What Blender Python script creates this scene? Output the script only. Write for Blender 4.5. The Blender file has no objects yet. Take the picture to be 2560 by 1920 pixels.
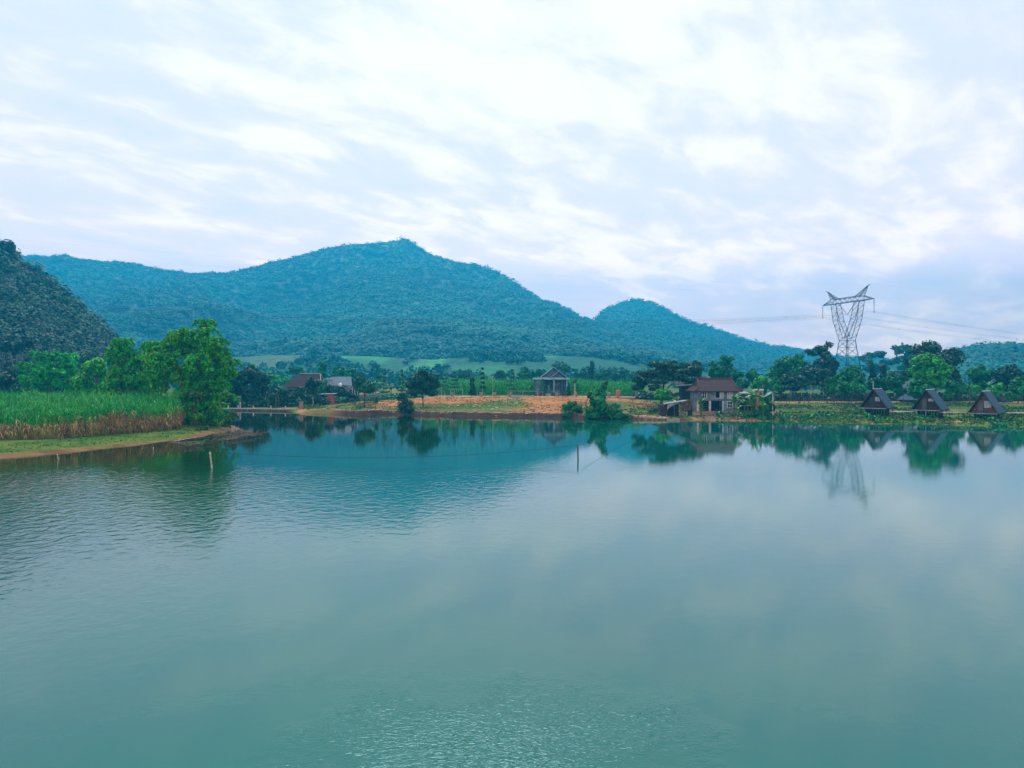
import bpy, math, random
import numpy as np
from mathutils import Vector

# ------------------------------------------------------------------ camera, sky, sun, exposure
scene = bpy.context.scene
col = scene.collection
F = 1920.0            # focal length in pixels of a 2560 px wide frame
HZ = 945.0            # row of the horizon
CH = 8.0              # camera height above the water

cam = bpy.data.cameras.new('camera')
cam.sensor_fit = 'HORIZONTAL'
cam.sensor_width = 36.0
cam.lens = 36.0 * F / 2560.0
cam.shift_y = -(960.0 - HZ) / 2560.0
cam.clip_start = 0.5
cam.clip_end = 20000
camo = bpy.data.objects.new('camera', cam)
camo.location = (0, 0, CH)
camo.rotation_euler = (math.radians(90), 0, 0)
col.objects.link(camo)
scene.camera = camo

HAZE = .00062                      # density of the air
AIR = (.020, .160, .255)           # light the haze itself sends back
SUN_EL, SUN_AZ = 60.0, -8.0        # degrees; azimuth from +Y towards +X
world = bpy.data.worlds.new('World')
scene.world = world
world.use_nodes = True
wt = world.node_tree
for n in list(wt.nodes):
    wt.nodes.remove(n)


class NT:
    def __init__(s, tree):
        s.t = tree

    def n(s, kind, **kw):
        nd = s.t.nodes.new(kind)
        ins = kw.pop('ins', {})
        for k, v in kw.items():
            setattr(nd, k, v)
        for k, v in ins.items():
            sock = nd.inputs[k]
            if isinstance(v, bpy.types.NodeSocket):
                s.t.links.new(v, sock)
            else:
                sock.default_value = v
        return nd

    def math(s, op, a, b=0.0, c=None, clamp=False):
        ins = {0: a, 1: b}
        if c is not None:
            ins[2] = c
        return s.n('ShaderNodeMath', operation=op, use_clamp=clamp, ins=ins).outputs[0]

    def ramp(s, fac, lo, hi):
        r = s.n('ShaderNodeMapRange', ins={0: fac, 1: lo, 2: hi, 3: 0.0, 4: 1.0})
        r.interpolation_type = 'SMOOTHSTEP'
        return r.outputs[0]

    def noise(s, vec, scale, detail=4, rough=.55, dist=0.0):
        return s.n('ShaderNodeTexNoise', ins={'Vector': vec, 'Scale': scale, 'Detail': detail,
                                              'Roughness': rough, 'Distortion': dist}).outputs[0]

    def mix(s, fac, a, b, blend='MIX'):
        m = s.n('ShaderNodeMix', data_type='RGBA', blend_type=blend)
        for i, v in ((0, fac), (6, a), (7, b)):
            if isinstance(v, bpy.types.NodeSocket):
                s.t.links.new(v, m.inputs[i])
            else:
                m.inputs[i].default_value = v if i == 0 else (tuple(v) + (1,) if len(v) == 3 else v)
        return m.outputs[2]

    def vec(s, op, a, b=None, scale=None):
        ins = {0: a}
        if b is not None:
            ins[1] = b
        nd = s.n('ShaderNodeVectorMath', operation=op, ins=ins)
        if scale is not None:
            nd.inputs['Scale'].default_value = scale
        return nd.outputs[0]


W = NT(wt)
tc = W.n('ShaderNodeTexCoord').outputs['Generated']
sky = W.n('ShaderNodeTexSky', sky_type='NISHITA', sun_disc=False)
sky.sun_elevation = math.radians(SUN_EL)
sky.sun_rotation = math.radians(SUN_AZ)
sky.air_density = 1.0
sky.dust_density = 1.5
bg1 = W.n('ShaderNodeBackground', ins={'Color': sky.outputs[0], 'Strength': 0.10})
sep = W.n('ShaderNodeSeparateXYZ', ins={0: tc})
zc = W.math('MAXIMUM', sep.outputs[2], 0.0)
zd = W.math('ADD', zc, 0.16)
u = W.math('DIVIDE', sep.outputs[0], zd)
v = W.math('DIVIDE', sep.outputs[1], zd)
# cloud streaks run away to the right: stretched along that bearing
def plane(az, su, sv, ox=0.0, oy=0.0):
    c_, s_ = math.cos(math.radians(az)), math.sin(math.radians(az))
    al = W.math('ADD', W.math('MULTIPLY', u, s_), W.math('MULTIPLY', v, c_))
    ac = W.math('SUBTRACT', W.math('MULTIPLY', u, c_), W.math('MULTIPLY', v, s_))
    return W.n('ShaderNodeCombineXYZ', ins={0: W.math('MULTIPLY_ADD', al, su, ox), 1: W.math('MULTIPLY_ADD', ac, sv, oy)}).outputs[0]


nA = W.noise(plane(44, .75, 1.25, 2.0, .6), 1.0, 5, .5, .3)
nB = W.noise(plane(40, 1.5, 2.6, 5.3, 1.1), 1.9, 6, .6, .3)
nC = W.noise(plane(30, .5, .5, 1.2, 7.4), 1.0, 2, .5)
cl = W.math('ADD', W.math('MULTIPLY', nA, .38), W.math('ADD', W.math('MULTIPLY', nB, .50), W.math('MULTIPLY', nC, .30)))
# brighter around the veiled sun
sd = (math.cos(math.radians(30)) * math.sin(math.radians(2)), math.cos(math.radians(30)) * math.cos(math.radians(2)), math.sin(math.radians(30)))
dot = W.n('ShaderNodeVectorMath', operation='DOT_PRODUCT', ins={0: tc, 1: sd}).outputs['Value']
glow = W.math('MULTIPLY', W.ramp(dot, .88, 1.0), .07)
cl = W.math('ADD', cl, glow)
c1 = W.ramp(cl, .44, .63)
c2 = W.ramp(cl, .59, .71)
base = W.mix(c1, (.252, .300, .371), (.292, .311, .373))
base = W.mix(c2, base, (.372, .368, .382))
# the air low over the valley takes some light away: the cloud deck beyond it is brighter towards the horizon
Tn = W.math('MAXIMUM', W.math('EXPONENT', W.math('DIVIDE', -HAZE * 285.0, W.math('MAXIMUM', sep.outputs[2], .02))), .30)
it = W.math('DIVIDE', 1.0, Tn)
veil = W.n('ShaderNodeCombineXYZ', ins={0: AIR[0], 1: AIR[1], 2: AIR[2]}).outputs[0]
sub = W.n('ShaderNodeVectorMath', operation='SCALE', ins={0: veil, 'Scale': W.math('SUBTRACT', 1.0, Tn)}).outputs[0]
base = W.n('ShaderNodeVectorMath', operation='SCALE', ins={0: W.vec('SUBTRACT', base, sub), 'Scale': it}).outputs[0]
bg2 = W.n('ShaderNodeBackground', ins={'Color': base, 'Strength': 1.0})
ms = W.n('ShaderNodeMixShader', ins={0: .97, 1: bg1.outputs[0], 2: bg2.outputs[0]})
wo = W.n('ShaderNodeOutputWorld', ins={0: ms.outputs[0]})

sl = bpy.data.lights.new('sun', 'SUN')
sl.energy = 1.5
sl.angle = math.radians(30)
sl.color = (1.0, .95, .88)
so = bpy.data.objects.new('sun', sl)
e, a_ = math.radians(SUN_EL), math.radians(SUN_AZ)
sdir = Vector((math.sin(a_) * math.cos(e), math.cos(a_) * math.cos(e), math.sin(e)))
so.rotation_euler = sdir.to_track_quat('Z', 'Y').to_euler()
so.location = (0, 0, 500)
col.objects.link(so)

scene.view_settings.view_transform = 'Standard'
scene.view_settings.look = 'None'
scene.view_settings.exposure = 1.4
scene.view_settings.gamma = 1.0

# ------------------------------------------------------------------ helpers
rng = np.random.default_rng(7)
random.seed(7)


def X(px, d):
    return (px - 1280.0) / F * d


def Z(py, d):
    return CH - (py - HZ) / F * d


def tag(o, label=None, cat=None, group=None, kind=None):
    if label:
        o['label'] = label
    if cat:
        o['category'] = cat
    if group:
        o['group'] = group
    if kind:
        o['kind'] = kind
    return o


def thing(name, loc, label, cat, group=None):
    o = bpy.data.objects.new(name, None)
    o.empty_display_size = 0.5
    o.location = loc
    col.objects.link(o)
    return tag(o, label, cat, group)


def link(name, me, mat, parent=None):
    for m in (mat if isinstance(mat, (list, tuple)) else [mat]):
        me.materials.append(m)
    o = bpy.data.objects.new(name, me)
    if parent is not None:
        o.parent = parent
    col.objects.link(o)
    return o


def quads(name, co, mat, parent=None, matidx=None, smooth=False, org=None, attr=None):
    """co: (n,4,3) array of quad corners -> one mesh object"""
    co = np.asarray(co, dtype=np.float32)
    n = co.shape[0]
    if org is not None:
        co = co - np.asarray(org, dtype=np.float32)
    me = bpy.data.meshes.new(name)
    me.vertices.add(n * 4)
    me.vertices.foreach_set('co', co.reshape(-1))
    me.loops.add(n * 4)
    me.loops.foreach_set('vertex_index', np.arange(n * 4, dtype=np.int32))
    me.polygons.add(n)
    me.polygons.foreach_set('loop_start', np.arange(0, n * 4, 4, dtype=np.int32))
    me.polygons.foreach_set('loop_total', np.full(n, 4, dtype=np.int32))
    if matidx is not None:
        me.polygons.foreach_set('material_index', np.asarray(matidx, dtype=np.int32))
    if attr is not None:
        at = me.attributes.new('tone', 'FLOAT', 'FACE')
        at.data.foreach_set('value', np.asarray(attr, dtype=np.float32))
    me.update()
    return link(name, me, mat, parent)


def grid_mesh(name, P, mat, parent=None, cols=None, smooth=True):
    """P: (r,c,3) grid"""
    r, c = P.shape[:2]
    me = bpy.data.meshes.new(name)
    me.vertices.add(r * c)
    me.vertices.foreach_set('co', P.astype(np.float32).reshape(-1))
    idx = np.arange(r * c).reshape(r, c)
    q = np.stack([idx[:-1, :-1], idx[:-1, 1:], idx[1:, 1:], idx[1:, :-1]], -1).reshape(-1, 4)
    n = q.shape[0]
    me.loops.add(n * 4)
    me.loops.foreach_set('vertex_index', q.astype(np.int32).reshape(-1))
    me.polygons.add(n)
    me.polygons.foreach_set('loop_start', np.arange(0, n * 4, 4, dtype=np.int32))
    me.polygons.foreach_set('loop_total', np.full(n, 4, dtype=np.int32))
    me.polygons.foreach_set('use_smooth', np.full(n, smooth))
    for nm, arr in (cols or {}).items():
        if arr.shape[-1] == 4 and arr.ndim == 3:
            at = me.color_attributes.new(nm, 'FLOAT_COLOR', 'POINT')
            at.data.foreach_set('color', arr.astype(np.float32).reshape(-1))
    me.update()
    return link(name, me, mat, parent)


class MB:
    """collects simple solids into one mesh"""

    def __init__(s):
        s.v = []
        s.f = []
        s.m = []
        s.mi = 0

    def add(s, vs, fs):
        b = len(s.v)
        s.v += [tuple(p) for p in vs]
        s.f += [tuple(i + b for i in f) for f in fs]
        s.m += [s.mi] * len(fs)
        return s

    def box(s, x0, x1, y0, y1, z0, z1):
        return s.add([(x0, y0, z0), (x1, y0, z0), (x1, y1, z0), (x0, y1, z0), (x0, y0, z1), (x1, y0, z1), (x1, y1, z1), (x0, y1, z1)],
                     [(0, 3, 2, 1), (4, 5, 6, 7), (0, 1, 5, 4), (1, 2, 6, 5), (2, 3, 7, 6), (3, 0, 4, 7)])

    def hexa(s, bot, top):
        """bot, top: four points each, same winding"""
        return s.add(list(bot) + list(top), [(0, 3, 2, 1), (4, 5, 6, 7), (0, 1, 5, 4), (1, 2, 6, 5), (2, 3, 7, 6), (3, 0, 4, 7)])

    def slab(s, pts, th):
        """thick panel from a planar polygon, thickened along its normal"""
        p = [Vector(q) for q in pts]
        nrm = (p[1] - p[0]).cross(p[2] - p[0]).normalized() * th
        n = len(p)
        q = [a + nrm for a in p]
        fs = [tuple(range(n))[::-1], tuple(range(n, 2 * n))] + [(i, (i + 1) % n, (i + 1) % n + n, i + n) for i in range(n)]
        return s.add(p + q, fs)

    def tube(s, pts, rad, n=6, cap=True):
        pts = [Vector(p) for p in pts]
        if not isinstance(rad, (list, tuple)):
            rad = [rad] * len(pts)
        b = []
        for i, p in enumerate(pts):
            d = (pts[min(i + 1, len(pts) - 1)] - pts[max(i - 1, 0)]).normalized()
            up = Vector((0, 0, 1)) if abs(d.z) < .9 else Vector((1, 0, 0))
            a = d.cross(up).normalized()
            c = d.cross(a)
            for k in range(n):
                t = 2 * math.pi * k / n + (math.pi / 4 if n == 4 else 0)
                b.append(p + (a * math.cos(t) + c * math.sin(t)) * rad[i])
        fs = []
        for i in range(len(pts) - 1):
            for k in range(n):
                fs.append((i * n + k, i * n + (k + 1) % n, (i + 1) * n + (k + 1) % n, (i + 1) * n + k))
        if cap:
            fs.append(tuple(range(n))[::-1])
            fs.append(tuple((len(pts) - 1) * n + k for k in range(n)))
        return s.add(b, fs)

    def bar(s, a, b, r, n=4):
        return s.tube([a, b], r, n)

    def build(s, name, mat, parent=None, org=(0, 0, 0), smooth=False):
        me = bpy.data.meshes.new(name)
        me.from_pydata([(x - org[0], y - org[1], z - org[2]) for x, y, z in s.v], [], s.f)
        if s.mi:
            me.polygons.foreach_set('material_index', s.m)
        if smooth:
            me.polygons.foreach_set('use_smooth', [True] * len(s.f))
        me.update()
        return link(name, me, mat, parent)


def sstep(a, b, x):
    t = np.clip((x - a) / (b - a), 0, 1)
    return t * t * (3 - 2 * t)


_perm = rng.random((256, 256))


def vnoise(x, y):
    xi = np.floor(x).astype(int)
    yi = np.floor(y).astype(int)
    fx, fy = x - xi, y - yi
    fx = fx * fx * (3 - 2 * fx)
    fy = fy * fy * (3 - 2 * fy)
    g = lambda i, j: _perm[i & 255, j & 255]
    return (g(xi, yi) * (1 - fx) + g(xi + 1, yi) * fx) * (1 - fy) + (g(xi, yi + 1) * (1 - fx) + g(xi + 1, yi + 1) * fx) * fy


def fbm(x, y, o=4):
    s = 0
    a = .5
    for i in range(o):
        s = s + a * vnoise(x * 2 ** i + 17 * i, y * 2 ** i + 31 * i)
        a *= .5
    return s / (1 - .5 ** o)


# ------------------------------------------------------------------ materials
_mats = {}


def mat(name, color, rough=.8, var=.25, scale=3.0, island=0.0, spec=.2, bump=0.0, bscale=8, color2=None, metal=0.0, stretch=None, tone=0.0, lo=.4, hi=.6):
    m = bpy.data.materials.new(name)
    m.use_nodes = True
    t = NT(m.node_tree)
    bs = m.node_tree.nodes['Principled BSDF']
    tcn = t.n('ShaderNodeTexCoord').outputs['Object']
    if stretch:
        tcn = t.n('ShaderNodeMapping', ins={0: tcn, 'Scale': stretch}).outputs[0]
    n1 = t.noise(tcn, scale, 5, .6)
    f = t.ramp(n1, lo, hi)
    c2 = color2 or tuple(c * (1 - var) for c in color)
    c1 = color if color2 else tuple(min(1, c * (1 + var)) for c in color)
    cc = t.mix(f, c1, c2)
    if island:
        g = t.n('ShaderNodeNewGeometry').outputs['Random Per Island']
        hs = t.n('ShaderNodeHueSaturation', ins={'Color': cc, 'Value': t.n('ShaderNodeMapRange', ins={0: g, 3: 1 - island, 4: 1 + island}).outputs[0],
                                                 'Hue': t.n('ShaderNodeMapRange', ins={0: t.math('FRACT', t.math('MULTIPLY', g, 17.3)), 3: .5 - island * .05, 4: .5 + island * .05}).outputs[0]})
        cc = hs.outputs[0]
    if tone:
        ta = t.n('ShaderNodeAttribute', attribute_name='tone').outputs['Fac']
        cc = t.n('ShaderNodeHueSaturation', ins={'Color': cc, 'Value': t.n('ShaderNodeMapRange', ins={0: ta, 3: 1 - tone, 4: 1 + tone * 1.3}).outputs[0],
                                                 'Hue': t.n('ShaderNodeMapRange', ins={0: ta, 3: .5 + tone * .04, 4: .5 - tone * .05}).outputs[0]}).outputs[0]
    t.t.links.new(cc, bs.inputs['Base Color'])
    bs.inputs['Roughness'].default_value = rough
    bs.inputs['Specular IOR Level'].default_value = spec
    bs.inputs['Metallic'].default_value = metal
    if bump:
        b = t.n('ShaderNodeBump', ins={'Height': t.noise(tcn, bscale, 5, .6), 'Strength': bump, 'Distance': .1})
        t.t.links.new(b.outputs[0], bs.inputs['Normal'])
    _mats[name] = m
    return m


M_bamboo = mat('bamboo leaves', (.026, .34, .010), .6, .35, .22, island=.6, color2=(.095, .40, .010), lo=.48, hi=.66)
M_bamboo2 = mat('pale bamboo leaves', (.02, .36, .05), .6, .3, .3, island=.4)
M_dark = mat('dark glossy leaves', (.010, .070, .034), .5, .3, .4, island=.45)
M_mid = mat('mid green leaves', (.012, .19, .045), .55, .3, .35, island=.45)
M_bright = mat('bright green leaves', (.03, .34, .025), .55, .3, .5, island=.4)
M_teal = mat('grey green leaves', (.020, .15, .075), .6, .3, .3, island=.4)
M_banana = mat('banana leaves', (.05, .26, .03), .45, .3, .8, island=.35, color2=(.11, .30, .03))
M_bark = mat('bark', (.10, .085, .07), .9, .35, 3, bump=.4)
M_paleb = mat('pale bark', (.34, .36, .33), .85, .3, 3)
M_palegrey = mat('grey bark', (.16, .18, .17), .85, .3, 3)
M_culm = mat('bamboo culm', (.12, .16, .04), .6, .3, 2)
M_cane = mat('sugarcane leaves', (.035, .34, .016), .5, .35, .10, island=.6, color2=(.018, .30, .045))
M_cane_d = mat('dry cane leaves', (.42, .32, .13), .8, .35, .6, island=.5)
M_stalk = mat('cane stalks', (.33, .22, .09), .7, .35, 1.0, island=.5)
M_forest = mat('forest canopy', (.003, .10, .080), .7, .3, .006, island=.04, color2=(.007, .16, .11), tone=.26)  # teal tint puts part of the blue haze into the leaf colour
M_forest_n = mat('mound forest canopy', (.003, .046, .022), .65, .3, .04, island=.12, color2=(.005, .066, .024), tone=.3)
M_slope = mat('bare hillside', (.009, .135, .105), .9, .4, .03)
M_weed = mat('low weeds', (.015, .11, .022), .6, .3, .5, island=.5, color2=(.05, .15, .015))
M_grass = mat('bank grass', (.045, .13, .012), .7, .3, .4, island=.45)
M_steel = mat('galvanised lattice steel', (.012, .022, .038), .8, .2, 1)
M_wire = mat('aluminium cable', (.05, .07, .09), .5, .1, 1)
M_ins = mat('insulator glass', (.05, .10, .13), .3, .2, 4)
M_white = mat('white painted wood', (.72, .75, .76), .6, .12, 4)
M_whitewall = mat('whitewashed wall', (.26, .32, .38), .8, .25, 1.2)
M_concrete = mat('weathered render', (.15, .21, .215), .85, .3, .9, bump=.3, bscale=3)
M_conc_pale = mat('pale concrete', (.50, .46, .42), .85, .2, 1.5, bump=.3)
M_grey = mat('grey concrete', (.13, .15, .16), .9, .3, 1.5, bump=.3)
M_rooftile = mat('dark red roof tiles', (.045, .018, .015), .8, .35, .8, bump=.5, bscale=12, stretch=(1, 1, 3), color2=(.032, .018, .022))
M_ridge = mat('red ridge tiles', (.11, .036, .030), .8, .25, 2)
M_roofdk = mat('dark metal sheet roof', (.030, .058, .080), .45, .25, .9, stretch=(4, 1, 1))
M_roofbl = mat('blue grey metal roof', (.012, .050, .080), .55, .25, .8, stretch=(5, 1, 1), spec=.15)
M_palebl = mat('pale blue fascia', (.26, .46, .54), .5, .15, 1.5)
M_slate = mat('slate blue gable', (.045, .085, .12), .6, .25, 1.5)
M_wood_r = mat('red brown planks', (.050, .015, .012), .7, .35, 1.4, stretch=(.4, .4, 5))
M_wood_o = mat('orange brown planks', (.13, .045, .02), .7, .35, 1.4, stretch=(.4, .4, 5))
M_wood_d = mat('dark timber', (.045, .030, .026), .8, .3, 2)
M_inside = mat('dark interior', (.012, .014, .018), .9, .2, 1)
M_glass = mat('window glass', (.02, .035, .045), .12, .1, 1, spec=.5)
M_pane = mat('pale window panel', (.33, .38, .38), .4, .2, 2)
M_brick = mat('orange brick', (.50, .13, .055), .85, .25, 3, stretch=(1, 1, 4))
M_brick2 = mat('weathered brick post', (.36, .19, .13), .9, .35, 4, stretch=(1, 1, 3))
M_stone = mat('rubble stone', (.16, .10, .055), .95, .5, 2.2, bump=.8, bscale=4)
M_tin = mat('rusty tin', (.32, .34, .35), .6, .4, 1.0, color2=(.16, .13, .11))
M_tarp = mat('grey tarpaulin', (.36, .36, .38), .7, .3, 1)
M_stick = mat('bleached sticks', (.30, .24, .17), .9, .3, 3, island=.4)
M_post = mat('weathered post', (.10, .085, .07), .9, .4, 5)
M_bamp = mat('pale bamboo pole', (.42, .38, .27), .7, .3, 5)
M_rope = mat('rope', (.03, .04, .05), .9, .1, 2)
M_cloth = mat('dark clothing', (.02, .024, .03), .9, .2, 6)
M_skin = mat('skin', (.30, .17, .11), .6, .1, 6)
M_hat = mat('straw hat', (.45, .36, .16), .8, .2, 6)
M_lampm = mat('painted pole', (.45, .40, .28), .6, .2, 2)
M_rock = mat('pale rubble', (.48, .44, .38), .9, .3, 3, island=.3)
M_boat = mat('grey boat hull', (.10, .12, .14), .7, .3, 2)
M_dirt = mat('dirt track', (.46, .27, .13), .95, .3, .3, color2=(.60, .40, .22))

# ------------------------------------------------------------------ shoreline and ground
shore_px = [(-700, 1215), (-300, 1172), (0, 1146), (110, 1138), (200, 1128), (350, 1112), (450, 1099), (520, 1088), (575, 1078), (600, 1073),
            (585, 1066), (560, 1058), (530, 1050), (500, 1038), (490, 1026), (530, 1023), (600, 1024), (700, 1026), (760, 1032), (840, 1034), (900, 1038), (950, 1035),
            (1060, 1038), (1130, 1040), (1200, 1041), (1300, 1042), (1400, 1044), (1500, 1049), (1560, 1048), (1640, 1051), (1700, 1051), (1760, 1050), (1850, 1053), (1950, 1054),
            (2050, 1059), (2100, 1058), (2180, 1061), (2300, 1060), (2400, 1064), (2560, 1068), (2800, 1076)]
shore = [(X(px, CH * F / (py - HZ)), CH * F / (py - HZ)) for px, py in shore_px]
poly = np.array([(-900, 30)] + shore + [(260, 90), (900, 60), (9000, 60), (9000, 9000), (-9000, 9000), (-9000, 30)])


def sdist(x, y, pl=poly):
    sh = x.shape
    x = x.ravel()
    y = y.ravel()
    d = np.full(x.shape, 1e18)
    ins = np.zeros(x.shape, bool)
    n = len(pl)
    for i in range(n):
        ax, ay = pl[i]
        bx, by = pl[(i + 1) % n]
        ex, ey = bx - ax, by - ay
        t = np.clip(((x - ax) * ex + (y - ay) * ey) / (ex * ex + ey * ey), 0, 1)
        dd = (x - ax - t * ex) ** 2 + (y - ay - t * ey) ** 2
        d = np.minimum(d, dd)
        c = ((ay > y) != (by > y)) & (x < (bx - ax) * (y - ay) / (by - ay + 1e-12) + ax)
        ins ^= c
    return (np.where(ins, 1, -1) * np.sqrt(d)).reshape(sh)


def gz(x, y):
    x = np.atleast_1d(np.asarray(x, float))
    y = np.atleast_1d(np.asarray(y, float))
    s = sdist(x, y) + (fbm(x * .35, y * .35, 3) - .5) * 1.1
    far = (y > 128 + 0 * x) & (x > -66) | (y > 170)
    farw = sstep(118, 140, y) * sstep(-62, -52, x)
    farw = np.maximum(farw, sstep(160, 175, y))
    # left peninsula: gentle
    near = .30 * sstep(0, 2.2, s) + .45 * sstep(2, 9, s) + 1.1 * sstep(14, 60, s)
    T = np.interp(x, [-110, -62, -48, -20, 20, 28, 45, 400], [1.9, 2.0, 2.5, 3.05, 3.05, 2.6, 2.0, 2.0])
    cut = np.interp(x, [-80, -52, -42, 20, 34, 60, 90], [.45, .5, .85, .85, .55, .35, .35])
    wid = np.interp(x, [-52, -42, 22, 50], [1.0, 1.0, 1.2, 5.0])
    fs = cut * sstep(0, wid, s) + (T - cut) * sstep(3, 44, s)
    z = near * (1 - farw) + fs * farw
    # rise towards the foot of the mountains
    pxx = 1280 + F * x / np.maximum(y, 1)
    rise = (20 + 9 * (fbm(x * .008 + 3, y * .008, 3) - .5) * 2) * sstep(330, 640, y) * sstep(2050, 1500, pxx)
    z = z + rise * (y > 100)
    z = z + (fbm(x * .25 + 9, y * .25, 3) - .5) * .28 * sstep(0, 4, s)
    bed = -2.5 * sstep(0, 14, -s) - .25 * sstep(0, 1.0, -s)
    return np.where(s > 0, z, bed)


def g1(x, y):
    return float(gz(x, y)[0])


def axis(core0, core1, step, lo, hi, gr=1.13):
    a = list(np.arange(core0, core1, step))
    s = step
    p = a[-1]
    up = []
    while p < hi:
        s *= gr
        p += s
        up.append(p)
    s = step
    p = core0
    dn = []
    while p > lo:
        s *= gr
        p -= s
        dn.append(p)
    return np.array(dn[::-1] + a + up)


gx = axis(-95, 120, .75, -9000, 9000)
gy = axis(72, 216, .6, -2500, 9000, 1.06)
GX, GY = np.meshgrid(gx, gy)
GZ = gz(GX, GY)
S = sdist(GX, GY)
PXX = 1280 + F * GX / np.maximum(GY, 1)
# soil colour and amount of grass, painted by place
colr = np.zeros(GX.shape + (4,))
soil = np.array([.20, .13, .06])
C3 = np.broadcast_to(soil, GX.shape + (3,)).copy()
G = np.full(GX.shape, .85)


def lay(c, w):
    global C3
    C3 = C3 * (1 - w[..., None]) + np.array(c) * w[..., None]


far = (GY > 140) & (GX > -62)
centre = sstep(-50, -40, GX) * sstep(36, 30, GX) * sstep(128, 140, GY) * sstep(214, 209, GY)
lay((.42, .180, .048), centre)
lay((.34, .165, .055), centre * sstep(12, 4, S))
lay((.42, .28, .15), centre * sstep(3.2, 2.2, S) * sstep(1.0, 1.6, S))
lay((.05, .028, .016), centre * sstep(1.4, 1.1, S))
nn = fbm(GX * .09 + 40, GY * .05, 4)
G = np.where(centre > .3, np.clip(.27 + sstep(34, 6, S) * .34 + (nn - .5) * 1.6, 0, 1), G)
G = np.where((centre > .3) & (S < 1.6), 0.05, G)
# left part of the far bank: lawn with yellow patches
lf = sstep(-62, -56, GX) * sstep(-36, -46, GX) * sstep(140, 150, GY)
lay((.34, .20, .06), lf)
G = np.where(lf > .5, np.clip(.25 + (nn - .5) * 2.2 + sstep(4, 10, S) * .35, 0, 1), G)
# house yard
yd = sstep(32, 36, GX) * sstep(58, 54, GX) * sstep(139, 143, GY) * sstep(176, 168, GY)
lay((.30, .17, .08), yd)
G = np.where(yd > .5, .25, G)
# near sandy beach
nb = sstep(-30, -36, GX) * sstep(132, 126, GY)
lay((.19, .115, .042), nb * sstep(3.6, 1.5, S + (nn - .5) * 4))
lay((.20, .10, .035), nb * sstep(.6, -.2, S))
G = np.where(nb > .5, np.clip(sstep(.6, 3.0, S + (nn - .5) * 5), 0, .95), G)
# right bank: orange bare strip behind the meadow
rs = sstep(60, 66, GX) * sstep(181, 184, GY) * sstep(199, 196, GY)
lay((.44, .23, .075), rs)
G = np.where(rs > .5, .12, G)
rm = sstep(60, 66, GX) * sstep(200, 120, GY) * (rs < .1)
lay((.28, .20, .045), rm)
G = np.where(rm > .3, np.clip(.62 + (nn - .5) * 1.3, 0, 1), G)
# far slopes: crop fields and bare ones
LIGHT = []
fieldc = np.zeros(GX.shape + (4,))
fw = np.zeros(GX.shape)
Fc = np.zeros(GX.shape + (3,))
PY = HZ + (CH - GZ) * F / np.maximum(GY, 1)


def patch(pts, c, soft=6):
    """pts in metres (x,y) polygon"""
    global fw, Fc
    if soft == 6:
        LIGHT.append(pts)
    d = sdist(GX, GY, np.array(pts))
    w = sstep(-soft, soft, d)
    Fc = Fc * (1 - w[..., None]) + np.array(c) * w[..., None]
    fw = np.maximum(fw, w)


patch([(-260, 470), (-90, 440), (20, 420), (150, 430), (150, 760), (-120, 760), (-260, 720)], (.03, .13, .07), 10)
patch([(-205, 560), (-165, 540), (-172, 690), (-225, 690)], (.10, .17, .09))
patch([(-150, 590), (-95, 570), (-92, 690), (-158, 680)], (.06, .27, .09))
patch([(-86, 600), (-72, 600), (-58, 700), (-84, 700)], (.20, .18, .13))
patch([(-74, 520), (-50, 500), (-52, 640), (-30, 700), (-40, 730), (-62, 720)], (.08, .30, .10))
patch([(-36, 440), (0, 440), (0, 520), (-40, 530)], (.04, .19, .07))
patch([(0, 620), (34, 600), (36, 690), (-2, 700)], (.07, .26, .09))
patch([(52, 650), (104, 640), (110, 690), (50, 700)], (.28, .20, .12))
patch([(150, 660), (185, 650), (190, 690), (150, 700)], (.26, .19, .12))
colr[..., :3] = C3
colr[..., 3] = 1
gcol = np.zeros_like(colr)
gcol[..., 0] = G
gcol[..., 1] = fw
gcol[..., 3] = 1
fieldc[..., :3] = Fc
fieldc[..., 3] = 1

mg = bpy.data.materials.new('ground')
mg.use_nodes = True
t = NT(mg.node_tree)
bs = mg.node_tree.nodes['Principled BSDF']
pos = t.n('ShaderNodeNewGeometry').outputs['Position']
at1 = t.n('ShaderNodeAttribute', attribute_name='soil').outputs['Color']
at2 = t.n('ShaderNodeAttribute', attribute_name='cover').outputs['Color']
at3 = t.n('ShaderNodeAttribute', attribute_name='field').outputs['Color']
sp = t.n('ShaderNodeSeparateColor', ins={0: at2})
nz = t.noise(pos, 1.3, 6, .65)
nz2 = t.noise(pos, .22, 4, .6)
nz3 = t.noise(pos, 5.0, 3, .6)
soilc = t.mix(t.ramp(nz2, .35, .65), at1, t.vec('MULTIPLY', at1, (.68, .62, .62)))
soilc = t.mix(t.ramp(nz3, .60, .74), soilc, t.vec('ADD', t.vec('MULTIPLY', at1, (.9, 1.05, 1.2)), (.05, .05, .05)))
soilc = t.mix(t.ramp(nz, .62, .78), soilc, t.vec('MULTIPLY', at1, (.38, .36, .42)))
nz4 = t.noise(t.n('ShaderNodeMapping', ins={0: pos, 'Rotation': (0, 0, .35), 'Scale': (.5, 1.6, 1)}).outputs[0], .28, 5, .65, .8)
soilc = t.mix(t.math('MULTIPLY', t.ramp(nz4, .52, .60), .75), soilc, t.vec('MULTIPLY', at1, (.45, .44, .42)))
soilc = t.mix(t.math('MULTIPLY', t.ramp(nz4, .42, .34), .6), soilc, t.vec('ADD', t.vec('MULTIPLY', at1, (1.15, 1.35, 1.6)), (.02, .02, .02)))
grassc = t.mix(t.ramp(nz2, .38, .62), (.035, .105, .012), (.12, .15, .018))
grassc = t.mix(t.ramp(nz3, .45, .7), grassc, (.025, .085, .014))
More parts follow.
